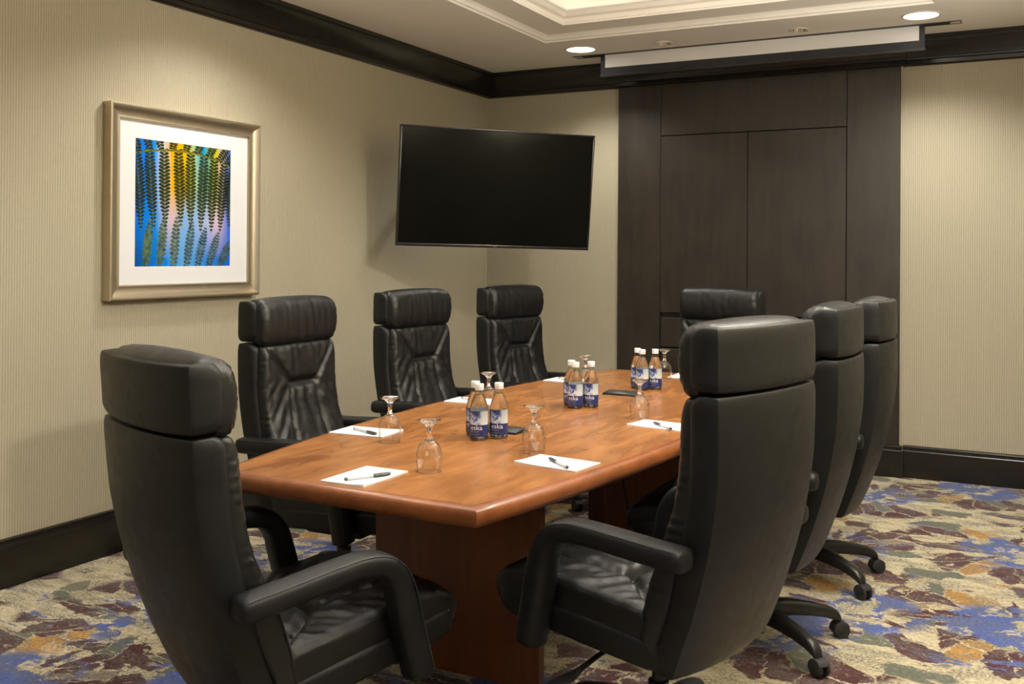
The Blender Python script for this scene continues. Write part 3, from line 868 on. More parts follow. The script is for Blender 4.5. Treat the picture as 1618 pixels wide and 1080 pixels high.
def make_shell(name, z0, z1, hw0, hw1, parent, rt, rb, bul):
    rings = []
    rows = []
    nb = 7
    for k in range(nb):
        a = k / nb * PI / 2
        rows.append((z0 + rb * (1 - math.cos(a)), rb * (1 - math.sin(a)), 0))
    for k in range(13):
        rows.append((z0 + rb + (z1 - rt - z0 - rb) * k / 12, 0, 0))
    for k in range(1, nb + 1):
        a = k / nb * PI / 2
        rows.append((z1 - rt + rt * math.sin(a), 0, rt * (1 - math.cos(a))))
    for z, ib, it in rows:
        t = (z - z0) / (z1 - z0)
        hw = hw0 + (hw1 - hw0) * t
        fin = max(ib, it) * 1.0
        rin = ib * 0.30 + it * 0.16
        xin = ib * 0.55 + it * 0.14
        rings.append(shell_ring(z, hw, T_SH, bul, rin, fin, xin))
    return loft(name, rings, M['shell'], parent, sharp=36)

def seam_depth(px, py, segs):
    """gaussian groove depth around polyline segments [(a,b,width,depth)]"""
    d = 0.0
    for (ax, ay), (bx, by), w, dep in segs:
        vx, vy = bx - ax, by - ay
        t = max(0, min(1, ((px - ax) * vx + (py - ay) * vy) / (vx * vx + vy * vy)))
        q = math.hypot(px - ax - t * vx, py - ay - t * vy)
        d = max(d, dep * math.exp(-(q / w) ** 2))
    return d

def cushion_section(hw, D, r, nf=44, nc=6):
    """list of (x, depth, w): left side wall, rounded corner, front, corner, side"""
    pts = [(-hw + 0.004, -0.012, 0.0), (-hw, 0.0, 0.0)]
    for k in range(nc + 1):
        a = k / nc * PI / 2
        pts.append((-hw + r - r * math.cos(a), D - r + r * math.sin(a), k / nc * 0.6))
    for i in range(1, nf):
        x = -hw + r + (2 * hw - 2 * r) * i / nf
        e = min(1, min(i, nf - i) / 4)
        pts.append((x, D, 0.6 + 0.4 * e))
    for k in range(nc, -1, -1):
        a = k / nc * PI / 2
        pts.append((hw - r + r * math.cos(a), D - r + r * math.sin(a), k / nc * 0.6))
    pts += [(hw, 0.0, 0.0), (hw - 0.004, -0.012, 0.0)]
    return pts

def wr(x, y, s, seed):
    return noise.noise(Vector((x * s, y * s, seed)))

def back_cushion(parent):
    z0, z1, hw_t = 0.372, 1.020, 0.232
    segs = [((-0.205, 1.01), (-0.082, 0.865), 0.009, 0.009), ((0.205, 1.01), (0.082, 0.865), 0.009, 0.009),
            ((-0.082, 0.865), (0.082, 0.865), 0.014, 0.017),
            ((-0.082, 0.865), (-0.120, 0.43), 0.008, 0.007), ((0.082, 0.865), (0.120, 0.43), 0.008, 0.007)]
    rings = []
    nrow = 110
    for j in range(nrow + 1):
        t = j / nrow
        v = 0.5 - 0.5 * math.cos(PI * (0.12 + 0.88 * t)) if False else t
        z = z0 + (z1 - z0) * v
        e = (1 - abs(2 * v - 1) ** 7) ** (1 / 3.0) if 0 < v < 1 else 0.0
        D = 0.012 + 0.030 * e + 0.026 * e * math.exp(-((z - 0.58) / 0.13) ** 2)
        hw = hw_t + 0.018 * (1 - smooth(0.46, 0.62, z))
        ring = []
        for x, dep, w in cushion_section(hw - 0.010 * (1 - e), max(D, 0.018), min(0.022, max(D, 0.018) * 0.8)):
            g = seam_depth(x, z, segs)
            # puffing away from the seams and folds radiating below the pinched seam
            puff = 0.007 * (1 - min(1, g / 0.009)) * (1 - (x / hw) ** 4)
            below = smooth(0.0, 0.05, 0.865 - z) * math.exp(-((0.865 - z) / 0.16) ** 2)
            fold = 0.0050 * below * math.sin(x * 95 / (1 + 1.6 * (0.865 - z)) + 1.5 * wr(x, z, 9, 1)) * math.exp(-(x / 0.16) ** 2)
            above = smooth(0.0, 0.03, z - 0.872)
            fold += 0.0050 * above * noise.noise(Vector((x * 30, z * 7, 5)))
            sidef = 0.0075 * smooth(0.07, 0.17, abs(x)) * noise.noise(Vector(((z + abs(x) * 1.2) * 26, (z - abs(x)) * 5, 3 + (x > 0)))) * (1 - above)
            fine = 0.0022 * wr(x, z, 40, 2) + 0.0035 * wr(x, z, 17, 8)
            dd = dep + w * (puff - g + fold + sidef + fine)
            if w < 0.6 and dep > 0:   # pleats along the gathered side
                dd += 0.0; x = x + math.copysign(0.0045, x) * noise.noise(Vector((z * 75, x * 4, 4))) * (1 - w)
            ring.append(Vector((x, yr(z) + T_SH - 0.006 + dd, z)))
        rings.append(ring)
    o = loft('back_cushion', rings, M['leather'], parent, sharp=80)
    for sg in ([(-0.205, 1.0), (-0.145, 0.94), (-0.09, 0.875)], [(0.205, 1.0), (0.145, 0.94), (0.09, 0.875)], [(-0.082, 0.85), (-0.10, 0.66), (-0.12, 0.46)], [(0.082, 0.85), (0.10, 0.66), (0.12, 0.46)]):
        pass
    return o

def headrest_cushion(parent):
    z0 = 1.012
    y0 = yr(1.1)
    prof2 = catmull([(y0 + 0.030, 1.135, 0), (y0 + 0.018, 1.175, 0), (y0 + 0.026, 1.196, 0), (y0 + 0.060, 1.208, 0), (y0 + 0.095, 1.200, 0), (y0 + 0.118, 1.175, 0),
                     (y0 + 0.128, 1.120, 0), (y0 + 0.124, 1.065, 0), (y0 + 0.110, 1.030, 0), (y0 + 0.088, 1.017, 0), (y0 + 0.060, 1.026, 0), (y0 + 0.042, 1.08, 0)], 6)[:-1]
    hw = 0.240
    cyc, czc = y0 + 0.072, 1.112
    xs = []
    r = 0.034
    for k in range(8):
        a = k / 7 * PI / 2
        xs.append((-hw + r - r * math.cos(a), r * (1 - math.sin(a))))
    nm = 60
    for i in range(1, nm):
        xs.append((-hw + r + 2 * (hw - r) * i / nm, 0.0))
    for k in range(7, -1, -1):
        a = k / 7 * PI / 2
        xs.append((hw - r + r * math.cos(a), r * (1 - math.sin(a))))
    rings = []
    for x, ins in xs:
        sc = 1 - ins / 0.075
        crown = 1 - 0.10 * (abs(x) / hw) ** 2.5
        ring = []
        for p in prof2:
            dy, dzz = p.x - cyc, p.y - czc
            front = smooth(0.0, 0.05, dy)
            top = smooth(0.0, 0.06, dzz)
            wv = front * (0.0060 * noise.noise(Vector((x * 34, p.y * 6, 21))) * math.exp(-(x / 0.20) ** 2) + 0.002 * wr(x, p.y, 30, 22))
            edge = smooth(0.19, 0.225, abs(x)) * 0.0060 * noise.noise(Vector((math.atan2(dzz, dy) * 9, x * 10, 9)))
            k = sc * (1 + (wv + edge) / 0.085)
            zz = czc + dzz * k * (crown if dzz > 0 else 1)
            rearw = smooth(0.0, 0.05, -dy)          # the rear of the roll follows the curved shell
            ring.append(Vector((x, cyc + dy * k - 0.026 * rearw * (1 - (abs(x) / 0.25) ** 2.2), zz)))
        rings.append(ring)
    return loft('headrest_cushion', rings, M['leather'], parent, sharp=80)

TILT = math.radians(3.5)
def seat_z(y):   # seat plane rises to the front
    return 0.405 + math.tan(TILT) * (y + 0.2)

def seat_cushion(parent):
    y0, y1, hw = -0.140, 0.388, 0.246
    segs = [((-0.21, -0.13), (-0.085, 0.035), 0.010, 0.013), ((0.21, -0.13), (0.085, 0.035), 0.010, 0.013), ((-0.085, 0.035), (0.085, 0.035), 0.016, 0.030),
            ((-0.085, 0.035), (-0.13, 0.34), 0.009, 0.007), ((0.085, 0.035), (0.13, 0.34), 0.009, 0.007)]
    rings = []
    n = 90
    for j in range(n + 1):
        v = j / n
        y = y0 + (y1 - y0) * v
        fr = max(0, (y - 0.23) / (y1 - 0.23))
        e = math.sqrt(max(0, 1 - fr ** 3.2)) if fr > 0 else 1
        er = smooth(0, 0.06, v)
        D = 0.020 + (0.062 * e) * (0.6 + 0.4 * er)
        ring = []
        for x, dep, w in cushion_section(hw - 0.022 * (1 - e), max(D, 0.026), 0.026):
            g = seam_depth(x, y, segs)
            puff = 0.012 * (1 - min(1, g / 0.012)) * (1 - (x / hw) ** 4)
            fwd = smooth(0, 0.05, y - 0.035) * math.exp(-((y - 0.035) / 0.17) ** 2)
            fold = 0.0055 * fwd * math.sin(x * 85 / (1 + 1.8 * max(0, y - 0.03)) + 1.5 * wr(x, y, 9, 11)) * math.exp(-(x / 0.17) ** 2)
            sidef = 0.0085 * smooth(0.07, 0.16, abs(x)) * noise.noise(Vector(((y * 1.2 - abs(x)) * 24, (y + abs(x)) * 5, 13 + (x > 0))))
            fine = 0.0025 * wr(x, y, 36, 12) + 0.004 * wr(x, y, 15, 18)
            dd = dep + w * e * (puff - g + fold + sidef + fine)
            ring.append(Vector((x, y + (0.012 * math.sin(min(1, max(0, dep) / 0.08) * PI) * (fr > 0.6)), seat_z(y) - 0.006 * fr - 0.018 * fr ** 2 + dd)))
        rings.append(ring)
    o = loft('seat_cushion', rings, M['leather'], parent, sharp=80)
    return o

def seat_shell(parent):
    rings = []
    for y, drop, hw, up in ((-0.165, 0.030, 0.225, 0.012), (-0.155, 0.012, 0.240, 0.004), (-0.13, 0.0, 0.250, 0), (0.0, 0, 0.254, 0), (0.22, 0, 0.254, 0), (0.31, 0, 0.252, 0.0), (0.345, 0.002, 0.248, 0.006), (0.365, 0.008, 0.241, 0.016), (0.375, 0.016, 0.230, 0.028)):
        zt = seat_z(y) + 0.010 - drop * 0.3
        zb = seat_z(y) - 0.066 + up
        r = 0.016
        sec = []
        for (cx_, cz_, a0) in ((hw - r, zt - r, 0), (-hw + r, zt - r, PI / 2), (-hw + r, zb + r, PI), (hw - r, zb + r, 1.5 * PI)):
            for k in range(4):
                a = a0 + k / 3 * PI / 2
                sec.append(Vector((cx_ + r * math.cos(a), y, cz_ + r * math.sin(a))))
        rings.append(sec)
    return loft('seat_shell', rings, M['shell'], parent, sharp=40)

def armrest(parent, s):
    xa = 0.291 * s
    ctrl = [(-0.278, 0.652), (-0.245, 0.652), (-0.15, 0.655), (-0.03, 0.660), (0.055, 0.660), (0.115, 0.643), (0.152, 0.600), (0.168, 0.535), (0.184, 0.450), (0.200, 0.365), (0.204, 0.338)]
    path = [Vector((xa, y, z)) for y, z in ctrl]
    path = catmull(path, 5)
    n = 20
    rings = []
    m = len(path)
    for i, p in enumerate(path):
        d = (path[min(i + 1, m - 1)] - path[max(i - 1, 0)]).normalized()
        side = Vector((1, 0, 0))
        up = side.cross(d).normalized() * 1.0
        t = i / (m - 1)
        wx = 0.040                                     # half width across
        hh = 0.030 + 0.006 * smooth(0.45, 0.75, t)     # half thickness
        # rounded ends
        ri = min(i, 5) / 5; re_ = min(m - 1 - i, 3) / 3
        k = math.sqrt(max(0.0, 1 - (1 - ri) ** 2)) * 0.55 + 0.45
        k *= 0.80 + 0.20 * math.sqrt(max(0.0, 1 - (1 - re_) ** 2))
        pinch = 1 - 0.0
        ring = []
        for q in range(n):
            a = 2 * PI * q / n
            ca, sa = math.cos(a), math.sin(a)
            ex = 2 / 2.9
            x = math.copysign(abs(ca) ** ex, ca) * wx * k
            z = math.copysign(abs(sa) ** ex, sa) * hh * k
            # creases inside the bend
            bend = math.exp(-((t - 0.62) / 0.07) ** 2)
            if sa * 1 < 0: z *= 1 - 0.05 * bend * math.sin(t * 190)
            ring.append(p + side * x + up * z)
        rings.append(ring)
    o = loft('armrest', rings, M['shell'], parent, sharp=80)
    # raised seam running along the outer top edge, over the bend
    seam = []
    for i in range(3, m - 2):
        p = path[i]
        d = (path[min(i + 1, m - 1)] - path[max(i - 1, 0)]).normalized()
        up = Vector((1, 0, 0)).cross(d).normalized()
        t = i / (m - 1)
        hh = 0.030 + 0.006 * smooth(0.45, 0.75, t)
        sgn = 1
        seam.append(p + Vector((0.0345 * s, 0, 0)) + up * sgn * hh * 0.80)
    tube('seam', seam, 0.0012, M['stitch'], o, 5)
    return o

def caster(parent, r=0.318):
    # forked hood with two wheels, at the end of a base leg running along local +x
    v, f = [], []
    def add(rings):
        k = len(v); a, b = loft_data(rings, True, True); v.extend(a); f.extend(tuple(i + k for i in q) for q in b)
    for sy in (-1, 1):
        rings = []
        for yy, rr in ((0.008, 0.024), (0.010, 0.0275), (0.020, 0.0275), (0.024, 0.024)):
            rings.append([Vector((r + 0.012 + rr * math.cos(2 * PI * k / 20), sy * yy, 0.0275 + rr * math.sin(2 * PI * k / 20))) for k in range(20)])
        add(rings)
    rings = []
    for yy, sc in ((-0.0255, 0.75), (-0.022, 1), (0.022, 1), (0.0255, 0.75)):
        rings.append([Vector((r + 0.010 + 0.030 * sc * math.cos(a), yy, 0.030 + 0.030 * sc * math.sin(a))) for a in [PI * 0.12 + PI * 0.98 * k / 14 for k in range(15)]])
    add(rings)
    add([[Vector((r + 0.010 * math.cos(2 * PI * k / 12), 0.010 * math.sin(2 * PI * k / 12), z)) for k in range(12)] for z in (0.045, 0.075)])
    return mesh_obj('caster', v, f, M['rubber'], parent, True, 40)

def base_leg(parent):
    path = [(0.02, 0.118, 0.030, 0.030), (0.08, 0.122, 0.029, 0.028), (0.15, 0.119, 0.026, 0.025), (0.22, 0.110, 0.023, 0.021), (0.275, 0.098, 0.021, 0.019), (0.305, 0.087, 0.020, 0.018), (0.322, 0.074, 0.018, 0.014), (0.328, 0.064, 0.014, 0.008)]
    rings = []
    for x, z, hw, hh in path:
        ring = []
        for k in range(14):
            a = 2 * PI * k / 14
            ca, sa = math.cos(a), math.sin(a)
            ring.append(Vector((x, math.copysign(abs(ca) ** 0.7, ca) * hw, z + math.copysign(abs(sa) ** 0.7, sa) * hh - (0.006 if sa < 0 else 0))))
        rings.append(ring)
    o = loft('base_leg', rings, M['plastic'], parent, sharp=60)
    return o

def make_chair():
    e = empty('conference_chair')
    up = []
    up.append(make_shell('back_shell', 0.325, 1.030, 0.236, 0.250, e, 0.036, 0.050, 0.030))
    up.append(make_shell('headrest_shell', 1.037, 1.192, 0.250, 0.250, e, 0.036, 0.030, 0.030))
    up.append(back_cushion(e))
    up.append(headrest_cushion(e))
    up.append(seat_shell(e))
    sc_ = seat_cushion(e); up.append(sc_)
    for s in (-1, 1): up.append(armrest(e, s))
    for s in (-1, 1):
        tube('seam', [Vector((s * 0.2420, y, seat_z(y) + 0.068 - (0.02 * ((y - 0.2) / 0.12) ** 2 if y > 0.2 else 0))) for y in [-0.10 + 0.41 * k / 20 for k in range(21)]], 0.0012, M['stitch'], sc_, 5)
    up.append(box('tilt_mechanism', -0.075, 0.075, -0.13, 0.13, 0.285, 0.352, M['steel'], e, 0.012, 2))
    # paddle lever on the left side
    lv = []
    for x, y, z, hw, hh in ((-0.06, 0.05, 0.325, 0.008, 0.006), (-0.18, 0.06, 0.315, 0.008, 0.006), (-0.26, 0.065, 0.297, 0.010, 0.005), (-0.30, 0.066, 0.290, 0.022, 0.005), (-0.345, 0.066, 0.288, 0.026, 0.005), (-0.375, 0.066, 0.288, 0.016, 0.004)):
        lv.append([Vector((x, y + hw * math.cos(2 * PI * k / 12), z + hh * math.sin(2 * PI * k / 12))) for k in range(12)])
    up.append(loft('tilt_lever', lv, M['plastic'], e, sharp=60))
    lathe('gas_cylinder', [(0, 0.10), (0.030, 0.10), (0.028, 0.21), (0.018, 0.212), (0.018, 0.30), (0, 0.30)], M['plastic'], e, 20)
    lathe('base_hub', [(0, 0.075), (0.036, 0.075), (0.044, 0.09), (0.044, 0.135), (0.036, 0.148), (0, 0.15)], M['plastic'], e, 24)
    for k in range(5):
        l = base_leg(e); l.rotation_euler = (0, 0, 2 * PI * k / 5)
        caster(l)
    for o in up: o['upper'] = 1
    return e

def copy_tree(o, parent=None):
    c = o.copy(); COL.objects.link(c)
    c.parent = parent
    for ch in o.children: copy_tree(ch, c)
    return c

CG = 'black leather conference chairs around the table'
chairs = [
    # x, y, facing angle (deg, world), height offset, recline (deg), world angle of a base leg, label
    (-1.718, 2.030, 71, -0.050, 4.5, 20, 'black leather chair at the near end of the table, its back to the viewer'),
    (-2.415, 3.190, 2, -0.020, 0, 0, 'black leather chair against the wall side, just right of the framed picture'),
    (-2.505, 4.205, -5, -0.020, 0, 30, 'black leather chair on the wall side, middle one of the three there'),
    (-2.425, 5.075, -10, -0.020, 0, -36, 'black leather chair in the corner, directly under the television'),
    (-1.660, 5.460, 264, -0.030, 0, 10, 'black leather chair at the far end of the table, before the dark cabinet'),
    (-0.905, 2.597, 165, 0.0, 0, 15, 'black leather chair in the right foreground with its open arm loop showing'),
    (-0.885, 3.535, 180, 0.0, 0, 36, 'black leather chair on the right side, second of three from the viewer'),
    (-0.872, 4.375, 180, -0.010, 0, 36, 'black leather chair on the right side, farthest of three from the viewer'),
]
proto = make_chair()
clones = [proto] + [copy_tree(proto) for _ in chairs[1:]]
for c, (x, y, a, dzc, rec, leg, lab) in zip(clones, chairs):
    rc_ = math.radians(rec)
    c.location = (x, y, 0)
    rz = math.radians(a - 90)
    c.rotation_euler = (0, 0, rz)
    tag(c, lab, 'chair', CG)
    k = 0
    for ch in c.children:
        if 'upper' in ch.keys():
            ch.rotation_euler = (rc_, 0, 0)
            ch.location = (0, 0.33 * math.sin(rc_), dzc + 0.33 * (1 - math.cos(rc_)))
            del ch['upper']
        elif ch.name.startswith('base_leg'):
            ch.rotation_euler = (0, 0, math.radians(leg) - rz + 2 * PI * k / 5); k += 1

# ------------------------------------------------------------------ upside-down goblets
def make_goblet():
    e = empty('water_goblet')
    bowl_o = [(0.0335, 0.0), (0.0352, 0.012), (0.0368, 0.028), (0.0372, 0.042), (0.0362, 0.056), (0.0330, 0.069), (0.0275, 0.079), (0.0195, 0.0865), (0.0120, 0.0905)]
    bowl_i = [(r - 0.0012 if r > 0.02 else r - 0.004, z - (0.0 if z < 0.03 else 0.0012 if z < 0.08 else 0.003)) for r, z in bowl_o]
    lathe('bowl', bowl_o + list(reversed(bowl_i))[1:] + [bowl_o[0]], M['glass_thin'], e, 40, 80)
    lathe('rim', [(0.0322 + 0.0012 + 0.0011 * math.cos(2 * PI * k / 8), 0.0012 + 0.0011 * math.sin(2 * PI * k / 8)) for k in range(9)], M['glass'], e, 40, 80)
    lathe('stem', [(0, 0.0835), (0.010, 0.0855), (0.0135, 0.0895), (0.0098, 0.0945), (0.0072, 0.1010), (0.0066, 0.112), (0.0070, 0.122), (0.0090, 0.128), (0.0, 0.1282)], M['glass'], e, 28, 80)
    lathe('foot', [(0, 0.1284), (0.0092, 0.1284), (0.0130, 0.1335), (0.0200, 0.1395), (0.0290, 0.1440), (0.0332, 0.1462), (0.0332, 0.1478), (0.020, 0.1482), (0, 0.1484)], M['glass'], e, 36, 80)
    return e
GG = 'upside-down goblets on the table'
gob = [(-1.534, 2.420, 'upside-down clear glass goblet nearest the viewer, beside the front notepad'),
       (-1.887, 2.735, 'upside-down clear glass goblet in front of the notepad under the picture frame'),
       (-1.396, 2.815, 'upside-down clear glass goblet behind the notepad by the right foreground chair'),
       (-1.940, 3.500, 'upside-down clear glass goblet behind the nearest bottle cluster, toward the wall chairs'),
       (-1.880, 4.330, 'upside-down clear glass goblet behind the middle bottle cluster, toward the corner chair'),
       (-1.335, 3.594, 'upside-down clear glass goblet between the farther black power module and a notepad on the right'),
       (-1.659, 4.820, 'upside-down clear glass goblet farthest from the viewer, beside the farthest bottles')]
g0 = make_goblet()
for i, (x, y, lab) in enumerate(gob):
    g = g0 if i == 0 else copy_tree(g0)
    g.location = (x, y, TZ + 0.0005)
    tag(g, lab, 'goblet', GG)

# ------------------------------------------------------------------ water bottles
def mat_label():
    m, nt, b = new_mat('bottle_label_print')
    tc = N(nt, 'ShaderNodeTexCoord')
    sp = N(nt, 'ShaderNodeSeparateXYZ'); nt.links.new(tc.outputs['UV'], sp.inputs[0])
    u, w = sp.outputs[0], sp.outputs[1]
    mp = N(nt, 'ShaderNodeMapping'); mp.inputs['Scale'].default_value = (5, 4, 1); nt.links.new(tc.outputs['UV'], mp.inputs[0])
    n1 = noise_n(nt, mp.outputs[0], 0.95, 7, 0.78, 0.4)
    mt = ramp(nt, math_n(nt, 'SUBTRACT', n1.outputs[0], math_n(nt, 'MULTIPLY', math_n(nt, 'SUBTRACT', w, 0.62), 0.35)), [(0.38, (0.022, 0.032, 0.13)), (0.46, (0.10, 0.14, 0.36)), (0.52, (0.46, 0.52, 0.66)), (0.60, (0.76, 0.78, 0.80))])
    sky = ramp(nt, w, [(0.45, (0.62, 0.66, 0.66)), (0.95, (0.38, 0.43, 0.46))])
    fu = N(nt, 'ShaderNodeMapRange'); fu.inputs[1].default_value = 0.60; fu.inputs[2].default_value = 0.68; nt.links.new(math_n(nt, 'ADD', u, math_n(nt, 'MULTIPLY', math_n(nt, 'SUBTRACT', n1.outputs[0], 0.5), 0.3)), fu.inputs[0])
    upc = mix_c(nt, fu.outputs[0], mt.outputs[0], sky.outputs[0])
    fw = N(nt, 'ShaderNodeMapRange'); fw.inputs[1].default_value = 0.455; fw.inputs[2].default_value = 0.46; nt.links.new(w, fw.inputs[0])
    n2 = noise_n(nt, mp.outputs[0], 9, 2)
    bl = ramp(nt, n2.outputs[0], [(0.3, (0.010, 0.017, 0.085)), (0.75, (0.016, 0.028, 0.14))])
    nt.links.new(mix_c(nt, fw.outputs[0], bl.outputs[0], upc), b.inputs['Base Color'])
    b.inputs['Roughness'].default_value = 0.35
    return m
M['label'] = mat_label()
RB = 0.0315
LZ0, LZ1 = 0.0145, 0.0985
LA0, LA1 = math.radians(-100), math.radians(66)     # label span around the bottle; angle 0 is the bottle's front (-y)
def on_bottle(a, z, r): return (r * math.sin(a), -r * math.cos(a), z)
def make_label(parent):
    n, mrow = 28, 3
    verts, faces, uvs = [], [], []
    for j in range(mrow + 1):
        for i in range(n + 1):
            a = LA0 + (LA1 - LA0) * i / n
            z = LZ0 + (LZ1 - LZ0) * j / mrow
            verts.append(on_bottle(a, z, RB + 0.0003)); uvs.append((i / n, j / mrow))
    for j in range(mrow):
        for i in range(n):
            faces.append((j * (n + 1) + i, j * (n + 1) + i + 1, (j + 1) * (n + 1) + i + 1, (j + 1) * (n + 1) + i))
    me = bpy.data.meshes.new('label'); me.from_pydata(verts, [], faces)
    uvl = me.uv_layers.new(name='UVMap')
    for lp in me.loops: uvl.data[lp.index].uv = uvs[lp.vertex_index]
    for p in me.polygons: p.use_smooth = True
    me.materials.append(M['label'])
    return link(bpy.data.objects.new('label', me), parent)
def text_mesh(txt, size, extrude=0.0):
    cu = bpy.data.curves.new('t', 'FONT'); cu.body = txt; cu.size = size; cu.align_x = 'LEFT'; cu.resolution_u = 4
    o = bpy.data.objects.new('t', cu); COL.objects.link(o)
    dg = bpy.context.evaluated_depsgraph_get()
    me = bpy.data.meshes.new_from_object(o.evaluated_get(dg))
    COL.objects.unlink(o); bpy.data.objects.remove(o); bpy.data.curves.remove(cu)
    return me
def make_bottle():
    e = empty('water_bottle')
    prof_o = [(0.0, 0.004), (0.014, 0.003), (0.022, 0.0), (0.0285, 0.0005), (0.0312, 0.004), (RB, 0.010), (RB, 0.098), (0.0308, 0.106), (0.0285, 0.117), (0.0245, 0.130), (0.0200, 0.142), (0.0160, 0.152), (0.0138, 0.160), (0.0132, 0.168), (0.0132, 0.184)]
    g = lathe('glass_body', prof_o, M['bottle_glass'], e, 40, 70)
    lathe('water', [(0, 0.006), (0.024, 0.006), (0.0294, 0.010), (0.0298, 0.098), (0.0290, 0.106), (0.0268, 0.117), (0.0228, 0.130), (0.0184, 0.142), (0.0146, 0.151), (0, 0.151)], M['water'], e, 32, 60)
    lathe('thick_base', [(0, 0.0005), (0.022, 0.0008), (0.0283, 0.0014), (0.0305, 0.0045), (0.0306, 0.0095), (0.024, 0.0055), (0, 0.0055)], M['bottle_base'], e, 32, 60)
    lathe('cap', [(0.0132, 0.166), (0.0150, 0.1662), (0.0152, 0.1715), (0.0142, 0.1722), (0.0142, 0.1735), (0.0154, 0.1745), (0.0154, 0.1850), (0.0146, 0.1865), (0, 0.1868)], M['cap_white'], e, 32, 40)
    lb = make_label(e)
    # the word on the blue block, wrapped round the glass
    me = text_mesh('eska', 0.0235)
    # bolder: widen strokes by offset copies is not needed at this size
    x0 = min(v.co.x for v in me.vertices); x1 = max(v.co.x for v in me.vertices)
    a0, a1 = math.radians(-54), math.radians(20)
    for v in me.vertices:
        t = (v.co.x - x0) / (x1 - x0)
        v.co = Vector(on_bottle(a0 + (a1 - a0) * t, 0.0365 + v.co.y * 0.95, RB + 0.0007))
    me.materials.clear(); me.materials.append(M['label_white'])
    o = link(bpy.data.objects.new('lettering', me), lb)
    # faint lines of small print under the word
    vv, ff = [], []
    for z, b0, b1, hgt in ((0.0318, -64, 2, 0.0011), (0.0285, -64, -2, 0.0011), (0.0215, -66, 6, 0.0007), (0.0198, -66, -8, 0.0007)):
        m_ = 26
        for i in range(m_):
            if i % 5 == 4: continue
            aa = math.radians(b0 + (b1 - b0) * i / m_); ab = math.radians(b0 + (b1 - b0) * (i + 0.72) / m_)
            k = len(vv)
            vv += [on_bottle(aa, z, RB + 0.0006), on_bottle(ab, z, RB + 0.0006), on_bottle(ab, z + hgt, RB + 0.0006), on_bottle(aa, z + hgt, RB + 0.0006)]
            ff.append((k, k + 1, k + 2, k + 3))
    tag(mesh_obj('small_print', vv, ff, M['grey_ink'], lb), kind='stuff')
    return e
bots = [(-1.655, 2.922, 'nearest', 'front'), (-1.612, 2.982, 'nearest', 'right'), (-1.700, 2.975, 'nearest', 'rear left'),
        (-1.656, 3.715, 'middle', 'front'), (-1.612, 3.772, 'middle', 'right'), (-1.700, 3.772, 'middle', 'rear left'),
        (-1.612, 4.371, 'farthest', 'front'), (-1.568, 4.425, 'farthest', 'right'), (-1.655, 4.425, 'farthest', 'rear left')]
b0 = make_bottle()
for i, (x, y, cl, pos) in enumerate(bots):
    b = b0 if i == 0 else copy_tree(b0)
    b.location = (x, y, TZ + 0.0005)
    b.rotation_euler = (0, 0, math.atan2(x, -y) * -1 + math.radians((0, 4, -6)[i % 3]) if False else math.atan2(-x, y) + PI * 0 + math.radians((0, 5, -4)[i % 3]))
    tag(b, 'capped clear glass water bottle with blue label, %s bottle of the %s cluster' % (pos, cl), 'bottle', 'water bottles on the table')

# ------------------------------------------------------------------ notepads and pens
def make_pad():
    e = empty('notepad')
    w, l = 0.1435, 0.213
    # sheet stack with slightly lifted corner
    nx, ny = 8, 10
    v, f = [], []
    for j in range(ny + 1):
        for i in range(nx + 1):
            x, y = -w / 2 + w * i / nx, -l / 2 + l * j / ny
            v.append((x, y, 0.0035 + 0.004 * max(0, (i / nx - 0.5) * 2) ** 2 * max(0, (0.45 - j / ny) / 0.45) ** 2))
    n0 = len(v)
    v += [(x, y, 0.0) for x, y, z in v]
    W = nx + 1
    for j in range(ny):
        for i in range(nx):
            a = j * W + i
            f.append((a, a + 1, a + W + 1, a + W)); f.append((n0 + a, n0 + a + W, n0 + a + W + 1, n0 + a + 1))
    for i in range(nx):
        f.append((i, n0 + i, n0 + i + 1, i + 1)); a = ny * W + i; f.append((a, a + 1, n0 + a + 1, n0 + a))
    for j in range(ny):
        a = j * W; f.append((a, a + W, n0 + a + W, n0 + a)); a = j * W + nx; f.append((a, n0 + a, n0 + a + W, a + W))
    mesh_obj('sheets', v, f, M['paper'], e, True, 30)
    vv, ff = [], []
    for k in range(9):
        x = -0.022 + 0.005 * k
        if k == 5: continue
        q = len(vv); vv += [(x, 0.086, 0.0037), (x + 0.0038, 0.086, 0.0037), (x + 0.0038, 0.0895, 0.0037), (x, 0.0895, 0.0037)]; ff.append((q, q + 1, q + 2, q + 3))
    tag(mesh_obj('printed_heading', vv, ff, M['grey_ink'], e), kind='stuff')
    return e
def make_pen():
    e = empty('pen')
    def cyl(name, prof, mat):
        o = lathe(name, prof, mat, e, 12, 50)
        o.rotation_euler = (0, PI / 2, 0)
        return o
    cyl('barrel', [(0, -0.068), (0.0036, -0.0675), (0.0042, -0.064), (0.0042, 0.02), (0.0, 0.02)], M['pen_body'])
    cyl('end_plug', [(0, -0.0715), (0.0034, -0.071), (0.0044, -0.068), (0.0044, -0.063), (0.0042, -0.0628)], M['pen_cap'])
    c = cyl('cap', [(0.0042, 0.014), (0.0052, 0.0145), (0.0053, 0.055), (0.0044, 0.066), (0.0, 0.0675)], M['pen_cap'])
    cl = box('clip', -0.0016, 0.0016, -0.0078, -0.0052, 0.018, 0.058, M['pen_cap'], c, 0.0005, 1)
    return e
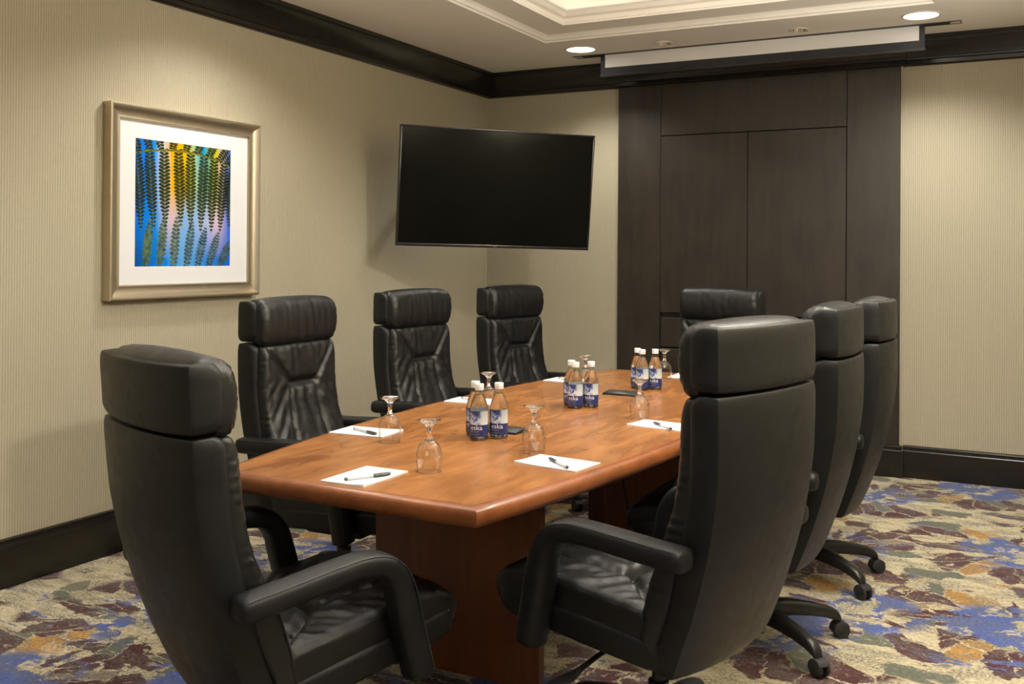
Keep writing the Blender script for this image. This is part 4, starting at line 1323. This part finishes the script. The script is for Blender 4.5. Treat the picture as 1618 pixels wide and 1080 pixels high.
pads = [  # x, y, angle of the long side from +Y, label ; pen mid xy and heading
    (-1.652, 2.276, 0, 'white notepad nearest the viewer at the near end of the table'),
    (-2.062, 2.846, 94, 'white notepad before the chair under the picture frame'),
    (-1.262, 2.702, -97, 'white notepad before the right foreground chair'),
    (-2.105, 3.672, 94, 'white notepad on the wall side, behind the nearest bottle cluster'),
    (-2.045, 4.510, 86, 'white notepad on the wall side, behind the middle bottle cluster'),
    (-1.594, 4.990, 180, 'white notepad at the far end of the table'),
    (-1.210, 3.490, -97, 'white notepad on the right, half hidden behind the foreground chair back'),
    (-1.215, 4.40, -97, 'white notepad on the right, hidden behind the chair backs')]
pens = [(-1.625, 2.254, 61, 'capped pen lying on the notepad nearest the viewer'),
        (-2.050, 2.822, -20, 'capped pen on the notepad just right of the framed picture'),
        (-1.246, 2.675, 138, 'capped pen on the notepad before the right foreground chair'),
        (-2.104, 3.658, -20, 'capped pen on the wall-side notepad behind the nearest bottles'),
        (-2.045, 4.480, -33, 'capped pen on the wall-side notepad behind the middle bottles'),
        (-1.575, 4.975, 147, 'capped pen on the notepad at the far end of the table'),
        (-1.193, 3.447, 136, 'capped pen on the half-hidden notepad behind the foreground chair')]
p0 = make_pad()
for i, (x, y, a, lab) in enumerate(pads[:7]):
    p = p0 if i == 0 else copy_tree(p0)
    p.location = (x, y, TZ + 0.0003); p.rotation_euler = (0, 0, math.radians(a))
    tag(p, lab, 'notepad', 'notepads on the table')
q0 = make_pen()
for i, (x, y, a, lab) in enumerate(pens):
    q = q0 if i == 0 else copy_tree(q0)
    q.location = (x, y, TZ + 0.0003 + 0.0035 + 0.0054); q.rotation_euler = (0, 0, math.radians(a))
    tag(q, lab, 'pen', 'pens on the notepads')

# ------------------------------------------------------------------ black power modules let into the table top
def make_module():
    e = empty('power_module')
    rings = []
    for x in (-0.080, -0.076, 0.076, 0.080):
        sc = 0.8 if abs(x) > 0.078 else 1.0
        rings.append([Vector((x, y * (1 if sc == 1 else 0.96), z * sc)) for y, z in ((-0.045, 0.0), (-0.045, 0.006), (-0.040, 0.009), (0.030, 0.014), (0.040, 0.011), (0.045, 0.0))])
    loft('lid', rings, M['plastic'], e, sharp=30)
    box('flange', -0.083, 0.083, -0.049, 0.049, 0.0, 0.0025, M['steel'], e, 0.001, 1)
    return e
m0 = make_module()
m0.location = (-1.668, 3.105, TZ + 0.0003)
tag(m0, 'low black power module in the table top beside the nearest bottles', 'power module', 'power modules')
m1 = copy_tree(m0)
m1.location = (-1.637, 4.195, TZ + 0.0003)
tag(m1, 'low black power module in the table top before the farthest bottles', 'power module', 'power modules')
